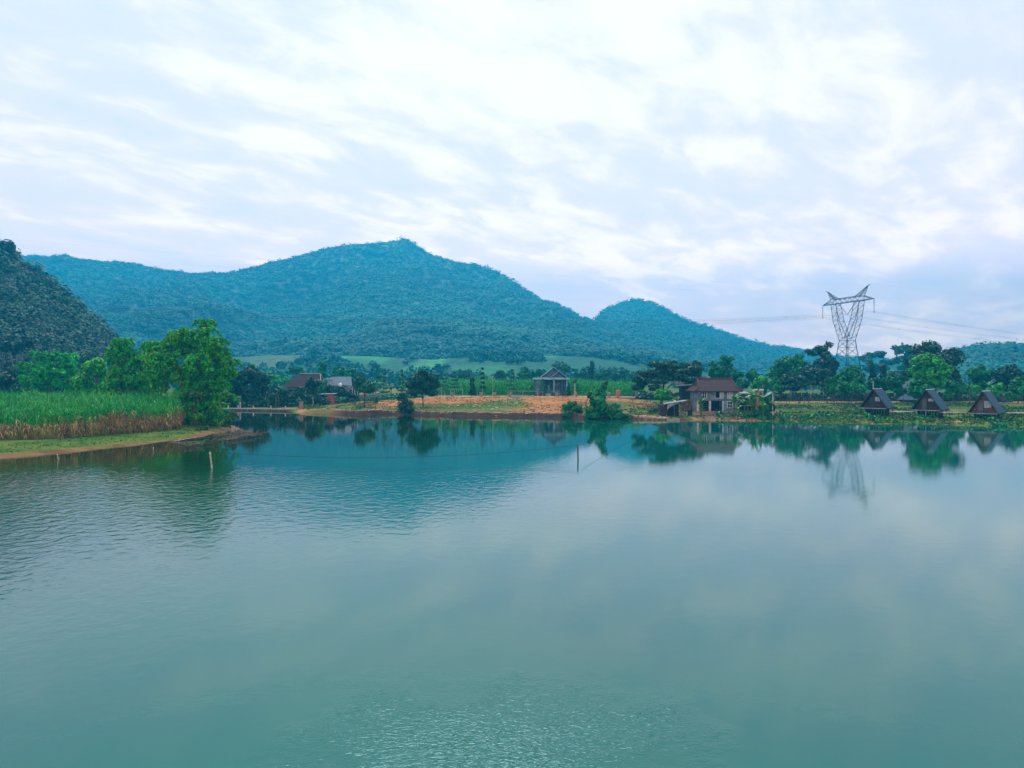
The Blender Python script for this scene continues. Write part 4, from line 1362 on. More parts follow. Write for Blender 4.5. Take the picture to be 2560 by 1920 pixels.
segs = [880, 945, 1092, 1130, 1202, 1236, 1276, 1392, 1440, 1523, 1545, 1592, 1680, 1745]
th = thing('boundary_wall', (X(1092, WD(1092)), WD(1092), 3), 'long low wall with a pale coping along the top of the red bank', 'wall')
o = tuple(th.location)
mb, cp = MB(), MB()
for a, b in zip(segs[:-1], segs[1:]):
    da, db = WD(a), WD(b)
    ax, bx = X(a, da), X(b, db)
    za, zb_ = Z(992 + (a - 1200) * .004, da), Z(992 + (b - 1200) * .004, db)
    mb.hexa([(ax, da, 1.2), (bx, db, 1.2), (bx, db + .2, 1.2), (ax, da + .2, 1.2)], [(ax, da, za), (bx, db, zb_), (bx, db + .2, zb_), (ax, da + .2, za)])
    cp.hexa([(ax, da - .12, za), (bx, db - .12, zb_), (bx, db + .32, zb_), (ax, da + .32, za)], [(ax, da - .12, za + .22), (bx, db - .12, zb_ + .22), (bx, db + .32, zb_ + .22), (ax, da + .32, za + .22)])
mb.build('wall_face', M_brick2, th, o)
cp.build('coping', mat('cream coping', (.85, .80, .72), .8, .1, 1), th, o)
plab = {945: 'brick post half hidden at the left of the round dark tree', 1092: 'square brick post just right of the round dark tree', 1130: 'brick post second to the right of the round dark tree', 1202: 'brick post under the narrow tiered tree', 1236: 'brick post beside the thin lamp pole',
        1276: 'brick post left of the bench slab', 1392: 'brick post in front of the pavilion steps', 1440: 'brick post behind the tall pale lamp post', 1523: 'short brick post right of the person', 1545: 'tallest orange brick post on the wall', 1592: 'grey post at the left edge of the rain tree'}
for px, lb in plab.items():
    d = WD(px) - .35
    th = thing('wall_post', (X(px, d), d, 1.5), lb, 'post', 'posts of the long low wall')
    o = tuple(th.location)
    w = {1545: .42, 1592: .30}.get(px, .30)
    tp = Z({1545: 976, 1592: 974, 1523: 982}.get(px, 983), d)
    MB().box(X(px, d) - w, X(px, d) + w, d, d + .9, 1.5, tp).build('shaft', {1545: M_brick, 1592: M_grey}.get(px, M_brick2), th, o)
    MB().box(X(px, d) - w - .06, X(px, d) + w + .06, d - .06, d + .96, tp, tp + .1).build('cap', M_conc_pale, th, o)
# pipe rail behind the wall
d = 210
for a, b, py, lb in ((1096, 1156, 972, 'thin pipe rail right of the round dark tree'), (1270, 1345, 977, 'thin pipe rail left of the pavilion')):
    th = thing('pipe_rail', (X(a, d), d, 3), lb, 'rail', 'pipe rails behind the wall')
    o = tuple(th.location)
    MB().bar((X(a, d), d, Z(py, d)), (X(b, d), d, Z(py + 1, d)), .05).build('rail', M_conc_pale, th, o)
    for k in range(3):
        xx = X(a, d) + (X(b, d) - X(a, d)) * k / 2
        MB().bar((xx, d, 2.8), (xx, d, Z(py, d)), .045).build('post', M_conc_pale, th, o)
# pale slabs on the bank
for px, py, w, lb in ((1293, 998, 3.2, 'long white concrete slab lying below the wall'), (1332, 998, .7, 'short white slab lying right of the long one')):
    d = 200
    tag(MB().hexa([(X(px, d) - w / 2, d, g1(X(px, d), d) - .1), (X(px, d) + w / 2, d, g1(X(px, d), d) - .1), (X(px, d) + w / 2, d + .8, g1(X(px, d), d) - .1), (X(px, d) - w / 2, d + .8, g1(X(px, d), d) - .1)],
                  [(X(px, d) - w / 2, d, g1(X(px, d), d) + .3), (X(px, d) + w / 2, d, g1(X(px, d), d) + .26), (X(px, d) + w / 2 - .1, d + .8, g1(X(px, d), d) + .34), (X(px, d) - w / 2 + .1, d + .8, g1(X(px, d), d) + .36)]).build('concrete_slab', M_whitewall), lb, 'slab')

# ------------------------------------------------------------------ pavilion
D = 216
th, o = root('pavilion', 1380, D, g1(X(1380, D), D) - .1, 'open fronted pavilion house with dark nested gables and a pale blue fascia', 'house')
z0 = o[2]
px_ = lambda p: X(p, D)
pz = lambda p: Z(p, D)
pl_top = pz(983)
MB().box(px_(1340), px_(1420), D, D + 9, z0, pl_top).build('plinth', M_brick2, th, o)
MB().box(px_(1364), px_(1382), D - .9, D - .01, z0, z0 + (pl_top - z0) * .35).box(px_(1366), px_(1380), D - .5, D - .008, z0 + (pl_top - z0) * .35, z0 + (pl_top - z0) * .7).build('steps', M_conc_pale, th, o)
MB().box(px_(1342), px_(1418), D + 3.2, D + 8.8, pl_top, pz(950)).build('wall', M_slate, th, o)
MB().box(px_(1336), px_(1359), D + .4, D + 3.19, pl_top, pz(950)).build('side_bay', mat('side bay wall', (.12, .2, .24), .8, .2, 1), th, o)
for p in (1337, 1361, 1385, 1405, 1417):
    MB().box(px_(p) - .14, px_(p) + .14, D + .1, D + .38, pl_top if p > 1340 else z0, pz(949)).build('column', M_palebl if p in (1385, 1417) else M_slate, th, o)
fs = MB().box(px_(1333), px_(1424), D - .6, D + 9.2, pz(948.5), pz(945)).build('fascia', M_palebl, th, o)
MB().box(px_(1336), px_(1421), D - .4, D + 9, pz(945), pz(944)).build('ledge', M_conc_pale, fs, o)


def gable(p0, pa, p1, zb, zt, y0, y1, nm):
    x0, xa, x1 = px_(p0), px_(pa), px_(p1)
    zb, zt = pz(zb), pz(zt)
    g = MB().add([(x0 + .5, y0 + .5, zb), (x1 - .5, y0 + .5, zb), (xa, y0 + .5, zt - .45), (x0 + .5, y1 - .5, zb), (x1 - .5, y1 - .5, zb), (xa, y1 - .5, zt - .45)], [(0, 1, 2), (5, 4, 3), (0, 3, 4, 1)]).build('gable_wall', mat('gable panel', (.075, .13, .18), .7, .2, 1), th, o)
    r1 = MB()
    # slightly swept roof slopes
    for s in (0, 1):
        xe = x0 if s == 0 else x1
        xm, zm = xe + (xa - xe) * .45, zb + (zt - zb) * .36
        pr = [(xe, zb), (xm, zm), (xa, zt)]
        for (ax, az), (bx, bz) in zip(pr[:-1], pr[1:]):
            r1.hexa([(ax, y0, az), (bx, y0, bz), (bx, y1, bz), (ax, y1, az)], [(ax, y0, az + .2), (bx, y0, bz + .2), (bx, y1, bz + .2), (ax, y1, az + .2)])
    rr = r1.build(nm, M_roofdk, th, o)
    tr = MB()
    for s in (0, 1):
        xe = x0 if s == 0 else x1
        xm, zm = xe + (xa - xe) * .45, zb + (zt - zb) * .36
        tr.tube([(xe, y0 - .06, zb + .22), (xm, y0 - .06, zm + .22), (xa, y0 - .06, zt + .22)], .10, 4)
    tr.build('barge_board', M_palebl, rr, o)


gable(1352, 1384, 1416, 944, 919, D + .2, D + 9, 'roof')
gable(1377, 1397, 1416, 944, 929, D - .9, D + .19, 'porch_roof')
rl = MB()
for zz in (975, 979):
    rl.bar((px_(1369), D + .2, pz(zz)), (px_(1400), D + .2, pz(zz)), .04)
for p in range(1369, 1401, 3):
    rl.bar((px_(p), D + .2, pl_top), (px_(p), D + .2, pz(975)), .03)
rl.build('railing', M_palebl, th, o)
MB().box(px_(1371), px_(1376.5), D + 3.1, D + 3.19, pz(976), pz(963)).build('door', M_whitewall, th, o)
window(th, o, px_(1388), px_(1402), pl_top + .9, pz(956), D + 3.19, frame=M_wood_d, cols=3)
# garden plants of the pavilion
for i, (p, w) in enumerate(((1352, 12), (1408, 14), (1385, 10))):
    bush(['low flower bed bush left of the pavilion steps', 'low bush under the right column of the pavilion', 'small bush beside the pavilion steps'][i], [(p, 986, w, 4), (p + 6, 984, w * .5, 4)], 212, 500, M_weed, leaf=.16, group='garden bushes of the pavilion')
# lamp posts / poles
for px, d, tp, bt, lb, r1, head in ((1437, 204, 950, 1000, 'tall pale lamp post with a dark head right of the pavilion', .16, True), (1232, 207, 941, 990, 'thin white pole with a small lamp in the cane field', .06, True),
                                    (1104, 208, 968, 990, 'short grey stake by the pipe rail', .05, False), (2183, 182, 953, 1000, 'pale utility pole behind the first hut', .13, False), (2299, 182, 958, 1000, 'grey pole left of the second hut ridge', .09, False), (1907, 168, 962, 1000, 'thin antenna pole beside the brick tower', .05, False)):
    gz0 = g1(X(px, d), d)
    th = thing('lamp_post' if head else 'pole', (X(px, d), d, gz0), lb, 'lamp post' if head else 'pole')
    o = tuple(th.location)
    MB().tube([(o[0], d, gz0 - .2), (o[0] + .03, d, (gz0 + Z(tp, d)) / 2), (o[0] - .02, d, Z(tp, d))], [r1, r1 * .9, r1 * .7], 8).build('shaft', M_lampm if r1 > .15 else M_conc_pale, th, o)
    if head:
        zt = Z(tp, d)
        MB().tube([(o[0], d, zt - .9 * r1 / .16), (o[0], d, zt - .3 * r1 / .16), (o[0], d, zt - .1)], [r1 * 1.6, r1 * 2.2, r1 * .6], 8).box(o[0] - r1 * 2.6, o[0] + r1 * 2.6, d - r1 * 2, d + r1 * 2, zt - .02, zt + .08).build('lamp_head', M_roofdk if r1 > .1 else M_white, th, o)

# ------------------------------------------------------------------ person walking behind the wall
D = 211
gx_ = X(1478, D)
gz0 = Z(995, D)
vs = [(0, 0, .92), (0, 0, 1.12), (0, -.01, 1.32), (0, -.02, 1.47), (0, -.03, 1.60), (0, -.04, 1.72),
      (.17, 0, 1.38), (.25, -.04, 1.12), (.22, -.16, .90), (-.17, 0, 1.38), (-.25, .03, 1.12), (-.24, -.02, .88),
      (.09, 0, .86), (.12, -.12, .48), (.12, -.05, .08), (.12, -.17, .04), (-.09, 0, .86), (-.11, .08, .48), (-.11, .20, .08), (-.11, .10, .04)]
es = [(0, 1), (1, 2), (2, 3), (3, 4), (4, 5), (2, 6), (6, 7), (7, 8), (2, 9), (9, 10), (10, 11), (0, 12), (12, 13), (13, 14), (14, 15), (0, 16), (16, 17), (17, 18), (18, 19)]
rad = [.15, .14, .16, .065, .095, .06, .07, .05, .035, .07, .05, .035, .095, .07, .045, .04, .095, .07, .045, .04]
me = bpy.data.meshes.new('person')
me.from_pydata(vs, es, [])
pe = bpy.data.objects.new('person', me)
pe.location = (gx_, D, gz0)
me.materials.append(M_cloth)
col.objects.link(pe)
sk = pe.modifiers.new('skin', 'SKIN')
for i, rr in enumerate(rad):
    me.skin_vertices[0].data[i].radius = (rr, rr)
me.skin_vertices[0].data[0].use_root = True
pe.modifiers.new('sub', 'SUBSURF').levels = 1
tag(pe, 'person in dark clothes walking behind the long low wall', 'person')
hat = MB().tube([(0, -.03, 1.70), (0, -.03, 1.76), (0, -.03, 1.86)], [.22, .16, .02], 12)
hat.build('hat', M_hat, pe, (0, 0, 0))

# ------------------------------------------------------------------ stilt house with tiled roof
D = 158
th, o = root('stilt_house', 1797, D, .9, 'two storey grey rendered house with a dark red upswept tiled roof by the water', 'house')
px_ = lambda p: X(p, D)
pz = lambda p: Z(p, D)
zfl, zc, ze = pz(1028), pz(999), pz(976)
xL, xR = px_(1744), px_(1846)
T = .25
dep = 6.5
w = MB()
# upper front wall with three openings, as butted panels
ops = [(1755, 1766.5), (1787, 1800), (1818.5, 1831)]
zo0, zo1 = pz(996), pz(979)
cur = xL
for a, b in ops:
    w.box(cur, px_(a), D, D + T, zc, ze)
    w.box(px_(a), px_(b), D, D + T, zc, zo0)
    w.box(px_(a), px_(b), D, D + T, zo1, ze)
    cur = px_(b)
w.box(cur, xR, D, D + T, zc, ze)
w.box(xL, xL + T, D + T, D + dep, zc, ze).box(xR - T, xR, D + T, D + dep, zc, ze).box(xL + T, xR - T, D + dep - T, D + dep, zc, ze)
# lower right wall with a window, lower back and sides
lw0, lw1, lz0, lz1 = px_(1818.5), px_(1831), pz(1020), pz(1003)
w.box(px_(1807), lw0, D, D + T, zfl, zc - .25).box(lw1, xR, D, D + T, zfl, zc - .25).box(lw0, lw1, D, D + T, zfl, lz0).box(lw0, lw1, D, D + T, lz1, zc - .25)
w.box(xR - T, xR, D + T, D + dep, zfl, zc - .25).box(xL, xL + T, D + 1.2, D + dep, zfl, zc - .25).box(xL + T, xR - T, D + 3, D + 3.2, zfl, zc - .25)
w.build('wall', M_concrete, th, o)
MB().box(xL - .06, xR + .06, D - .08, D + dep, zc - .25, zc - .002).build('floor_slab', M_grey, th, o)
MB().box(xL - .05, xR, D - .05, D + dep, o[2] - .8, zfl - .01).build('base', M_brick2, th, o)
for p in (1745.5, 1775):
    MB().box(px_(p) - .2, px_(p) + .2, D - .05, D + .35, zfl, zc - .255).build('pillar', M_conc_pale, th, o)
MB().box(px_(1807) - .08, px_(1807) + .1, D - .04, D - .003, zfl, zc - .255).build('trim', M_white, th, o)
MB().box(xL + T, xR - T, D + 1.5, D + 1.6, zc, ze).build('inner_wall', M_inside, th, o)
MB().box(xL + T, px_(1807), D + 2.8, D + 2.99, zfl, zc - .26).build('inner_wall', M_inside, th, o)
sf = MB()
for i in range(4):
    sf.box(px_(1758), px_(1773), D + 1, D + 1.05, zfl + .35 + i * .5, zfl + .42 + i * .5)
sf.build('shelf_rack', M_grey, th, o)
window(th, o, px_(1755), px_(1766.5), zo0, zo1, D - .01, glass=M_inside)
wd_ = window(th, o, px_(1787), px_(1800), zo0, zo1, D - .01, cols=1, rows=1, glass=M_inside)
window(th, o, px_(1800.5), px_(1808), zo0, zo1, D - .08, cols=1, rows=3, glass=M_pane, name='shutter')
window(th, o, px_(1818.5), px_(1831), zo0, zo1, D - .01, glass=M_pane)
window(th, o, lw0, lw1, lz0, lz1, D - .01, glass=M_inside)
# roof: steep upper part on a flared skirt, ridge ends turned up
r = MB()
xr0, xr1 = px_(1753), px_(1838)
e0, e1 = px_(1735), px_(1853)
k0, k1 = px_(1748), px_(1842)
zr, zk, zz = pz(947), pz(966), pz(977.5)
ym = D + dep / 2
yf, yb = D - 1.0, D + dep + 1.0
kf, kb = D + .5, D + dep - .5
V = [(e0, yf, zz), (e1, yf, zz), (e1, yb, zz), (e0, yb, zz), (k0, kf, zk), (k1, kf, zk), (k1, kb, zk), (k0, kb, zk), (xr0, ym, zr), (xr1, ym, zr)]
U_ = [(x_, y_, z_ - .18) for x_, y_, z_ in V[:4]]
r.add(V + U_, [(0, 1, 5, 4), (1, 2, 6, 5), (2, 3, 7, 6), (3, 0, 4, 7), (4, 5, 9, 8), (6, 7, 8, 9), (5, 6, 9), (7, 4, 8), (10, 13, 12, 11), (0, 10, 11, 1), (1, 11, 12, 2), (2, 12, 13, 3), (3, 13, 10, 0)])
rf = r.build('roof', M_rooftile, th, o)
rg = MB()
rg.tube([(xr0 - .35, ym, zr + .45), (xr0, ym, zr + .15), (xr0 + 1.2, ym, zr + .05), (xr1 - 1.2, ym, zr + .05), (xr1, ym, zr + .15), (xr1 + .35, ym, zr + .45)], .15, 6)
for a, b, c in (((xr0, ym, zr), (k0, kf, zk), (e0, yf, zz)), ((xr1, ym, zr), (k1, kf, zk), (e1, yf, zz)), ((xr1, ym, zr), (k1, kb, zk), (e1, yb, zz)), ((xr0, ym, zr), (k0, kb, zk), (e0, yb, zz))):
    q0 = [tuple(np.array(p_) + np.array([0, 0, .1])) for p_ in (a, b, c)]
    rg.tube(q0, .13, 5)
rg.build('ridge', M_ridge, rf, o)
MB().tube([(px_(1778), ym, zr), (px_(1778), ym, zr + .55), (px_(1778), ym, zr + .75)], [.18, .16, .05], 8).build('finial', M_brick, rf, o)

# long shed roof left behind the house
D = 176
th, o = root('long_shed', 1725, D, 1.8, 'long dark shed with a pale roof edge left behind the stilt house', 'shed')
MB().hexa([(X(1688, D), D - 1, Z(964, D)), (X(1745, D), D - 1, Z(962, D)), (X(1745, D), D + 5, Z(952, D)), (X(1688, D), D + 5, Z(954, D))],
          [(X(1688, D), D - 1, Z(963, D)), (X(1745, D), D - 1, Z(961, D)), (X(1745, D), D + 5, Z(951, D)), (X(1688, D), D + 5, Z(953, D))]).build('roof', M_roofdk, th, o)
MB().bar((X(1686, D), D - 1.1, Z(963, D)), (X(1746, D), D - 1.1, Z(961, D)), .1).build('gutter', M_conc_pale, th, o)
MB().box(X(1708, D), X(1744, D), D + 1, D + 4.5, 1.6, Z(966, D)).build('wall', M_inside, th, o)  # near-black wall: the shade under the trees is put into its colour
# stone wall between shack and house
D = 163
tag(MB().hexa([(X(1705, D), D, .6), (X(1742, D), D - .6, .6), (X(1742, D), D + .6, .6), (X(1705, D), D + .8, .6)], [(X(1706, D), D + .1, Z(1000, D)), (X(1742, D), D - .5, Z(998, D)), (X(1742, D), D + .5, Z(998, D)), (X(1706, D), D + .7, Z(1000, D))]).build('stone_wall', M_stone),
    'rough brown stone wall left of the stilt house', 'wall')

# tin sheds right of the house
for i, (p0, p1, t0, t1, d, lb) in enumerate(((1846, 1872, 976, 983, 166, 'upper rusty tin roof against the stilt house'), (1850, 1890, 981, 988, 162, 'lower curved tin roof beside the stilt house'))):
    th = thing('tin_shed', (X(p0, d), d, 1.3), lb, 'shed', 'tin sheds beside the stilt house')
    o = tuple(th.location)
    mb = MB()
    for k in range(4):
        f0, f1 = k / 4, (k + 1) / 4
        h = lambda f: math.sin(f * math.pi) * .35 * i
        xa, xb = X(p0 + (p1 - p0) * f0, d), X(p0 + (p1 - p0) * f1, d)
        za = Z(t0 + (t1 - t0) * f0, d) + h(f0)
        zb_ = Z(t0 + (t1 - t0) * f1, d) + h(f1)
        mb.hexa([(xa, d - 1.5, za - .3), (xb, d - 1.5, zb_ - .3), (xb, d + 2, zb_), (xa, d + 2, za)], [(xa, d - 1.5, za - .22), (xb, d - 1.5, zb_ - .22), (xb, d + 2, zb_ + .08), (xa, d + 2, za + .08)])
    mb.build('roof', M_tin, th, o)
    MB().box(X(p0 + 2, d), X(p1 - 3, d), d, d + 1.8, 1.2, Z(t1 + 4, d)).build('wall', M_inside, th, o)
    MB().box(X(p0 + 1, d), X(p1, d), d - .9, d - .8, Z(995, d), Z(992, d)).build('beam', M_tin, th, o)
D = 164
th, o = root('brick_tower', 1899, D, 1.3, 'square brick water tower with a white lid', 'tower')
MB().box(X(1891, D), X(1907, D), D, D + 1.4, 1.2, Z(976, D)).build('shaft', M_brick2, th, o)
MB().box(X(1890, D), X(1909, D), D - .1, D + 1.5, Z(976, D), Z(973, D)).build('lid', M_white, th, o)
# white gable frame
D = 146
th, o = root('gable_frame', 1929, D, .6, 'bare white metal gable frame on a single pole at the shore', 'canopy frame')
MB().slab([(X(1910, D), D - .6, Z(992, D)), (X(1929, D), D - .6, Z(982, D)), (X(1929, D), D + 1.6, Z(982, D)), (X(1910, D), D + 1.6, Z(992, D))], .07).slab([(X(1929, D) + .01, D - .6, Z(982, D)), (X(1944, D), D - .6, Z(991, D)), (X(1944, D), D + 1.6, Z(991, D)), (X(1929, D) + .01, D + 1.6, Z(982, D))], .07).build('roof', M_whitewall, th, o)
for p, yy in ((1929.5, -.5), (1913, 1.5), (1941, 1.5)):
    MB().bar((X(p, D), D + yy, .3), (X(p, D), D + yy, Z(990 if p != 1929.5 else 983, D)), .06).build('pole', M_white, th, o)
# small kiosk like crate under the frame
tag(MB().box(X(1915, 148), X(1924, 148), 148, 148.8, .5, Z(1003, 148)).box(X(1914, 148), X(1925, 148), 147.9, 148.9, Z(1003, 148), Z(1001, 148)).build('stacked_tank', M_grey), 'grey concrete box standing under the white gable frame', 'box')

# waterside shack
D = 148
th, o = root('waterside_shack', 1683, D, .3, 'ramshackle boat shack with a tilted tin roof at the water edge', 'shack')
MB().hexa([(X(1662, D), D - .8, Z(1010, D)), (X(1718, D), D - .8, Z(1001, D)), (X(1718, D), D + 3, Z(1002, D)), (X(1664, D), D + 3, Z(1010, D))],
          [(X(1662, D), D - .8, Z(1009, D)), (X(1718, D), D - .8, Z(1000, D)), (X(1718, D), D + 3, Z(1001, D)), (X(1664, D), D + 3, Z(1009, D))]).build('roof', M_tin, th, o)
MB().hexa([(X(1668, D), D - .1, Z(1024, D)), (X(1674, D), D - .1, Z(1019, D)), (X(1674, D), D, Z(1019, D)), (X(1668, D), D, Z(1024, D))], [(X(1668, D), D - .2, Z(1010, D)), (X(1704, D), D - .2, Z(1004, D)), (X(1704, D), D - .1, Z(1004, D)), (X(1668, D), D - .1, Z(1010, D))]).build('tarpaulin', M_tarp, th, o)
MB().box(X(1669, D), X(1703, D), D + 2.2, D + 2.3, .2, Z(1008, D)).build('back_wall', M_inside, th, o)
MB().box(X(1651, D), X(1665, D), D + .3, D + 2, .3, Z(1013, D)).build('side_boards', M_wood_d, th, o)
for p in (1667, 1703, 1685):
    MB().bar((X(p, D), D - .2, -.6), (X(p, D), D - .2, Z(1008 if p < 1700 else 1004, D)), .07).build('post', M_post, th, o)
MB().box(X(1664, D), X(1704, D), D - 1, D + 2, .25, .42).build('deck', M_wood_d, th, o)
# small boat tied in front
D = 144
th, o = root('rowing_boat', 1684, D, 0, 'small pale flat boat moored in front of the waterside shack', 'boat')
x0, x1 = X(1668, D), X(1699, D)
b = MB()
b.hexa([(x0 + .25, D - .3, -.1), (x1 - .2, D - .3, -.1), (x1 - .2, D + .3, -.1), (x0 + .25, D + .3, -.1)], [(x0, D - .42, .32), (x1, D - .42, .30), (x1, D - .34, .30), (x0, D - .34, .32)])
b = MB()
nS = 7
for i in range(nS):
    f0, f1 = i / nS, (i + 1) / nS
    wf = lambda f: .18 + .30 * math.sin(f * math.pi) ** .6
    xa, xb = x0 + (x1 - x0) * f0, x0 + (x1 - x0) * f1
    for s in (-1, 1):
        b.hexa([(xa, D + s * wf(f0) * .7, -.1), (xb, D + s * wf(f1) * .7, -.1), (xb, D + s * (wf(f1) * .7 + .05), -.1), (xa, D + s * (wf(f0) * .7 + .05), -.1)],
               [(xa, D + s * wf(f0), .33), (xb, D + s * wf(f1), .33), (xb, D + s * (wf(f1) + .06), .33), (xa, D + s * (wf(f0) + .06), .33)])
    b.hexa([(xa, D - wf(f0) * .7, -.1), (xb, D - wf(f1) * .7, -.1), (xb, D + wf(f1) * .7, -.1), (xa, D + wf(f0) * .7, -.1)], [(xa, D - wf(f0) * .7, -.04), (xb, D - wf(f1) * .7, -.04), (xb, D + wf(f1) * .7, -.04), (xa, D + wf(f0) * .7, -.04)])
b.build('hull', M_bamp, th, o)
MB().box(x0 + .7, x0 + .9, D - .4, D + .4, .2, .25).build('thwart', M_wood_d, th, o)
tag(MB().tube([(X(1652, 150), 150, .25), (X(1660, 150), 149.4, .55), (X(1664, 150), 149, .75)], .09, 6).build('leaning_plank', M_white), 'short white plank leaning at the left of the shack', 'plank')
# fallen poles in front of the house
rr_ = np.random.default_rng(6)
for i, (a, b, pa, pb, lb) in enumerate(((1757, 1776, 1034, 1044, 'bleached pole lying left in front of the stilt house'), (1800, 1812, 1036, 1046, 'bleached pole lying in the middle in front of the stilt house'), (1838, 1844, 1058, 1040, 'bleached pole dipping into the water below the banana plant'))):
    da = min(150, CH * F / (pa - HZ))
    tag(MB().tube([(X(a, 148), 148, Z(pa, 148)), (X((a + b) / 2, 147), 147, (Z(pa, 148) + Z(pb, 146)) / 2 + .05), (X(b, 146), 146, Z(pb, 146))], [.05, .045, .03], 5).build('fallen_pole', M_stick), lb, 'pole', 'fallen poles by the stilt house')
tag(MB().box(X(1720, 152), X(1731, 152), 152, 152.6, .4, Z(1026, 152)).hexa([(X(1721, 152), 151.9, Z(1026, 152)), (X(1730, 152), 151.9, Z(1026, 152)), (X(1730, 152), 152.7, Z(1026, 152)), (X(1721, 152), 152.7, Z(1026, 152))], [(X(1723, 152), 152, Z(1024, 152)), (X(1728, 152), 152, Z(1024, 152)), (X(1728, 152), 152.6, Z(1024, 152)), (X(1723, 152), 152.6, Z(1024, 152))]).build('covered_crate', M_cloth), 'dark covered crate on the bank between shack and stilt house', 'crate')

# ------------------------------------------------------------------ three A-frame huts
def hut(label, pxa, pya, pxl, pxr, pyb, d, wallm, yaw, L, door, pane, posts):
    """A-frame on stilts; the gable front looks towards the lake"""
    za, zb_ = Z(pya, d), Z(pyb, d)
    cx = X(pxa, d)
    c, s = math.cos(yaw), math.sin(yaw)
    W2 = (X(pxr, d) - X(pxl, d)) / 2 / (c + s * cx / d)
    gz0 = g1(cx, d)
    th = thing('a_frame_hut', (cx, d, gz0), label, 'hut', 'A-frame huts on stilts along the right bank')
    o = (cx, d, gz0)

    def T(u_, v_, w_):            # u along the front, v back, w up
        return (cx + u_ * c + v_ * s, d - u_ * s + v_ * c, w_)
    H = za - zb_
    # front and back gable walls
    fw = MB()
    for v0, v1 in ((.45, .57), (L - .3, L - .18)):
        a = [T(-W2 * .90, v0, zb_ + .02), T(W2 * .90, v0, zb_ + .02), T(0, v0, za - H * .10)]
        b = [T(-W2 * .90, v1, zb_ + .02), T(W2 * .90, v1, zb_ + .02), T(0, v1, za - H * .10)]
        fw.add(a + b, [(0, 1, 2), (5, 4, 3), (0, 3, 4, 1), (1, 4, 5, 2), (2, 5, 3, 0)])
    wl = fw.build('front_wall', wallm, th, o)
    ln = MB()
    for k in range(1, 9):
        f = k / 9
        hw = W2 * .90 * (1 - f * 1.08)
        if hw > .15:
            zz = zb_ + H * .92 * f
            ln.hexa([T(-hw, .425, zz), T(hw, .425, zz), T(hw, .448, zz), T(-hw, .448, zz)], [T(-hw, .425, zz + .035), T(hw, .425, zz + .035), T(hw, .448, zz + .035), T(-hw, .448, zz + .035)])
    ln.build('plank_joints', M_wood_d, wl, o)
    # roof slopes with thickness
    for sgn, nm in ((-1, 'roof'), (1, 'roof')):
        ft = [(sgn * (W2 + .18), zb_ - .12), (0, za)]
        b = MB()
        (a0, z0_), (a1, z1_) = ft
        pts = [T(a0, 0, z0_), T(a1, 0, z1_), T(a1, L, z1_), T(a0, L, z0_)]
        if sgn > 0:
            pts = pts[::-1]
        b.slab(pts, .12)
        rf_ = b.build(nm, M_roofbl, th, o)
        bb = MB().bar(T(a0, -.04, z0_ + .05), T(a1, -.04, z1_ + .02), .075)
        bb.build('barge_board', M_wood_d if wallm is M_wood_r else M_wood_o, rf_, o)
    MB().bar(T(0, -.08, za + .08), T(0, L + .08, za + .08), .10).build('ridge_cap', M_white, th, o)
    # deck and stilts
    dk = MB()
    dk.hexa([T(-W2 - .1, -.25, zb_ - .22), T(W2 + .1, -.25, zb_ - .22), T(W2 + .1, L, zb_ - .22), T(-W2 - .1, L, zb_ - .22)], [T(-W2 - .1, -.25, zb_ - .06), T(W2 + .1, -.25, zb_ - .06), T(W2 + .1, L, zb_ - .06), T(-W2 - .1, L, zb_ - .06)])
    dk.build('deck', M_wood_d, th, o)
    MB().hexa([T(-W2 - .1, -.31, zb_ - .2), T(W2 + .1, -.31, zb_ - .2), T(W2 + .1, -.255, zb_ - .2), T(-W2 - .1, -.255, zb_ - .2)], [T(-W2 - .1, -.31, zb_ - .06), T(W2 + .1, -.31, zb_ - .06), T(W2 + .1, -.255, zb_ - .06), T(-W2 - .1, -.255, zb_ - .06)]).build('deck_edge', M_whitewall, th, o)
    for k, (u_, v_) in enumerate([(-W2 * .95, -.1), (0, -.1), (W2 * .9, -.1), (-W2 * .9, L * .5), (W2 * .9, L * .5), (-W2 * .9, L - .3), (W2 * .9, L - .3)]):
        p = T(u_, v_, 0)
        MB().bar((p[0], p[1], g1(p[0], p[1]) - .4), (p[0], p[1], zb_ - .22), .075).build('stilt', M_whitewall if (posts and k < 2) else M_wood_d, th, o)
    sk_ = MB()
    for (u0, v0), (u1, v1) in (((-W2 * .9, L * .55), (W2 * .9, L * .55)), ((W2 * .9, L * .1), (W2 * .9, L * .55))):
        for k in range(9):
            fa, fb = k / 9, (k + .8) / 9
            pa, pb = T(u0 + (u1 - u0) * fa, v0 + (v1 - v0) * fa, 0), T(u0 + (u1 - u0) * fb, v0 + (v1 - v0) * fb, 0)
            za_, zt_ = g1(pa[0], pa[1]) - .1, zb_ - .23
            sk_.hexa([(pa[0], pa[1], za_), (pb[0], pb[1], za_), (pb[0], pb[1] + .05, za_), (pa[0], pa[1] + .05, za_)], [(pa[0], pa[1], zt_), (pb[0], pb[1], zt_), (pb[0], pb[1] + .05, zt_), (pa[0], pa[1] + .05, zt_)])
    sk_.build('underfloor_shade', M_inside, th, o)  # dark slats added for the shade and clutter under the deck
    # door and window
    f0, f1, fh = door
    dd = MB().hexa([T(W2 * f0, .36, zb_), T(W2 * f1, .36, zb_), T(W2 * f1, .42, zb_), T(W2 * f0, .42, zb_)], [T(W2 * f0, .36, zb_ + H * fh), T(W2 * f1, .36, zb_ + H * fh), T(W2 * f1, .42, zb_ + H * fh), T(W2 * f0, .42, zb_ + H * fh)]).build('door', M_glass, th, o)
    f0, f1, h0, h1 = pane
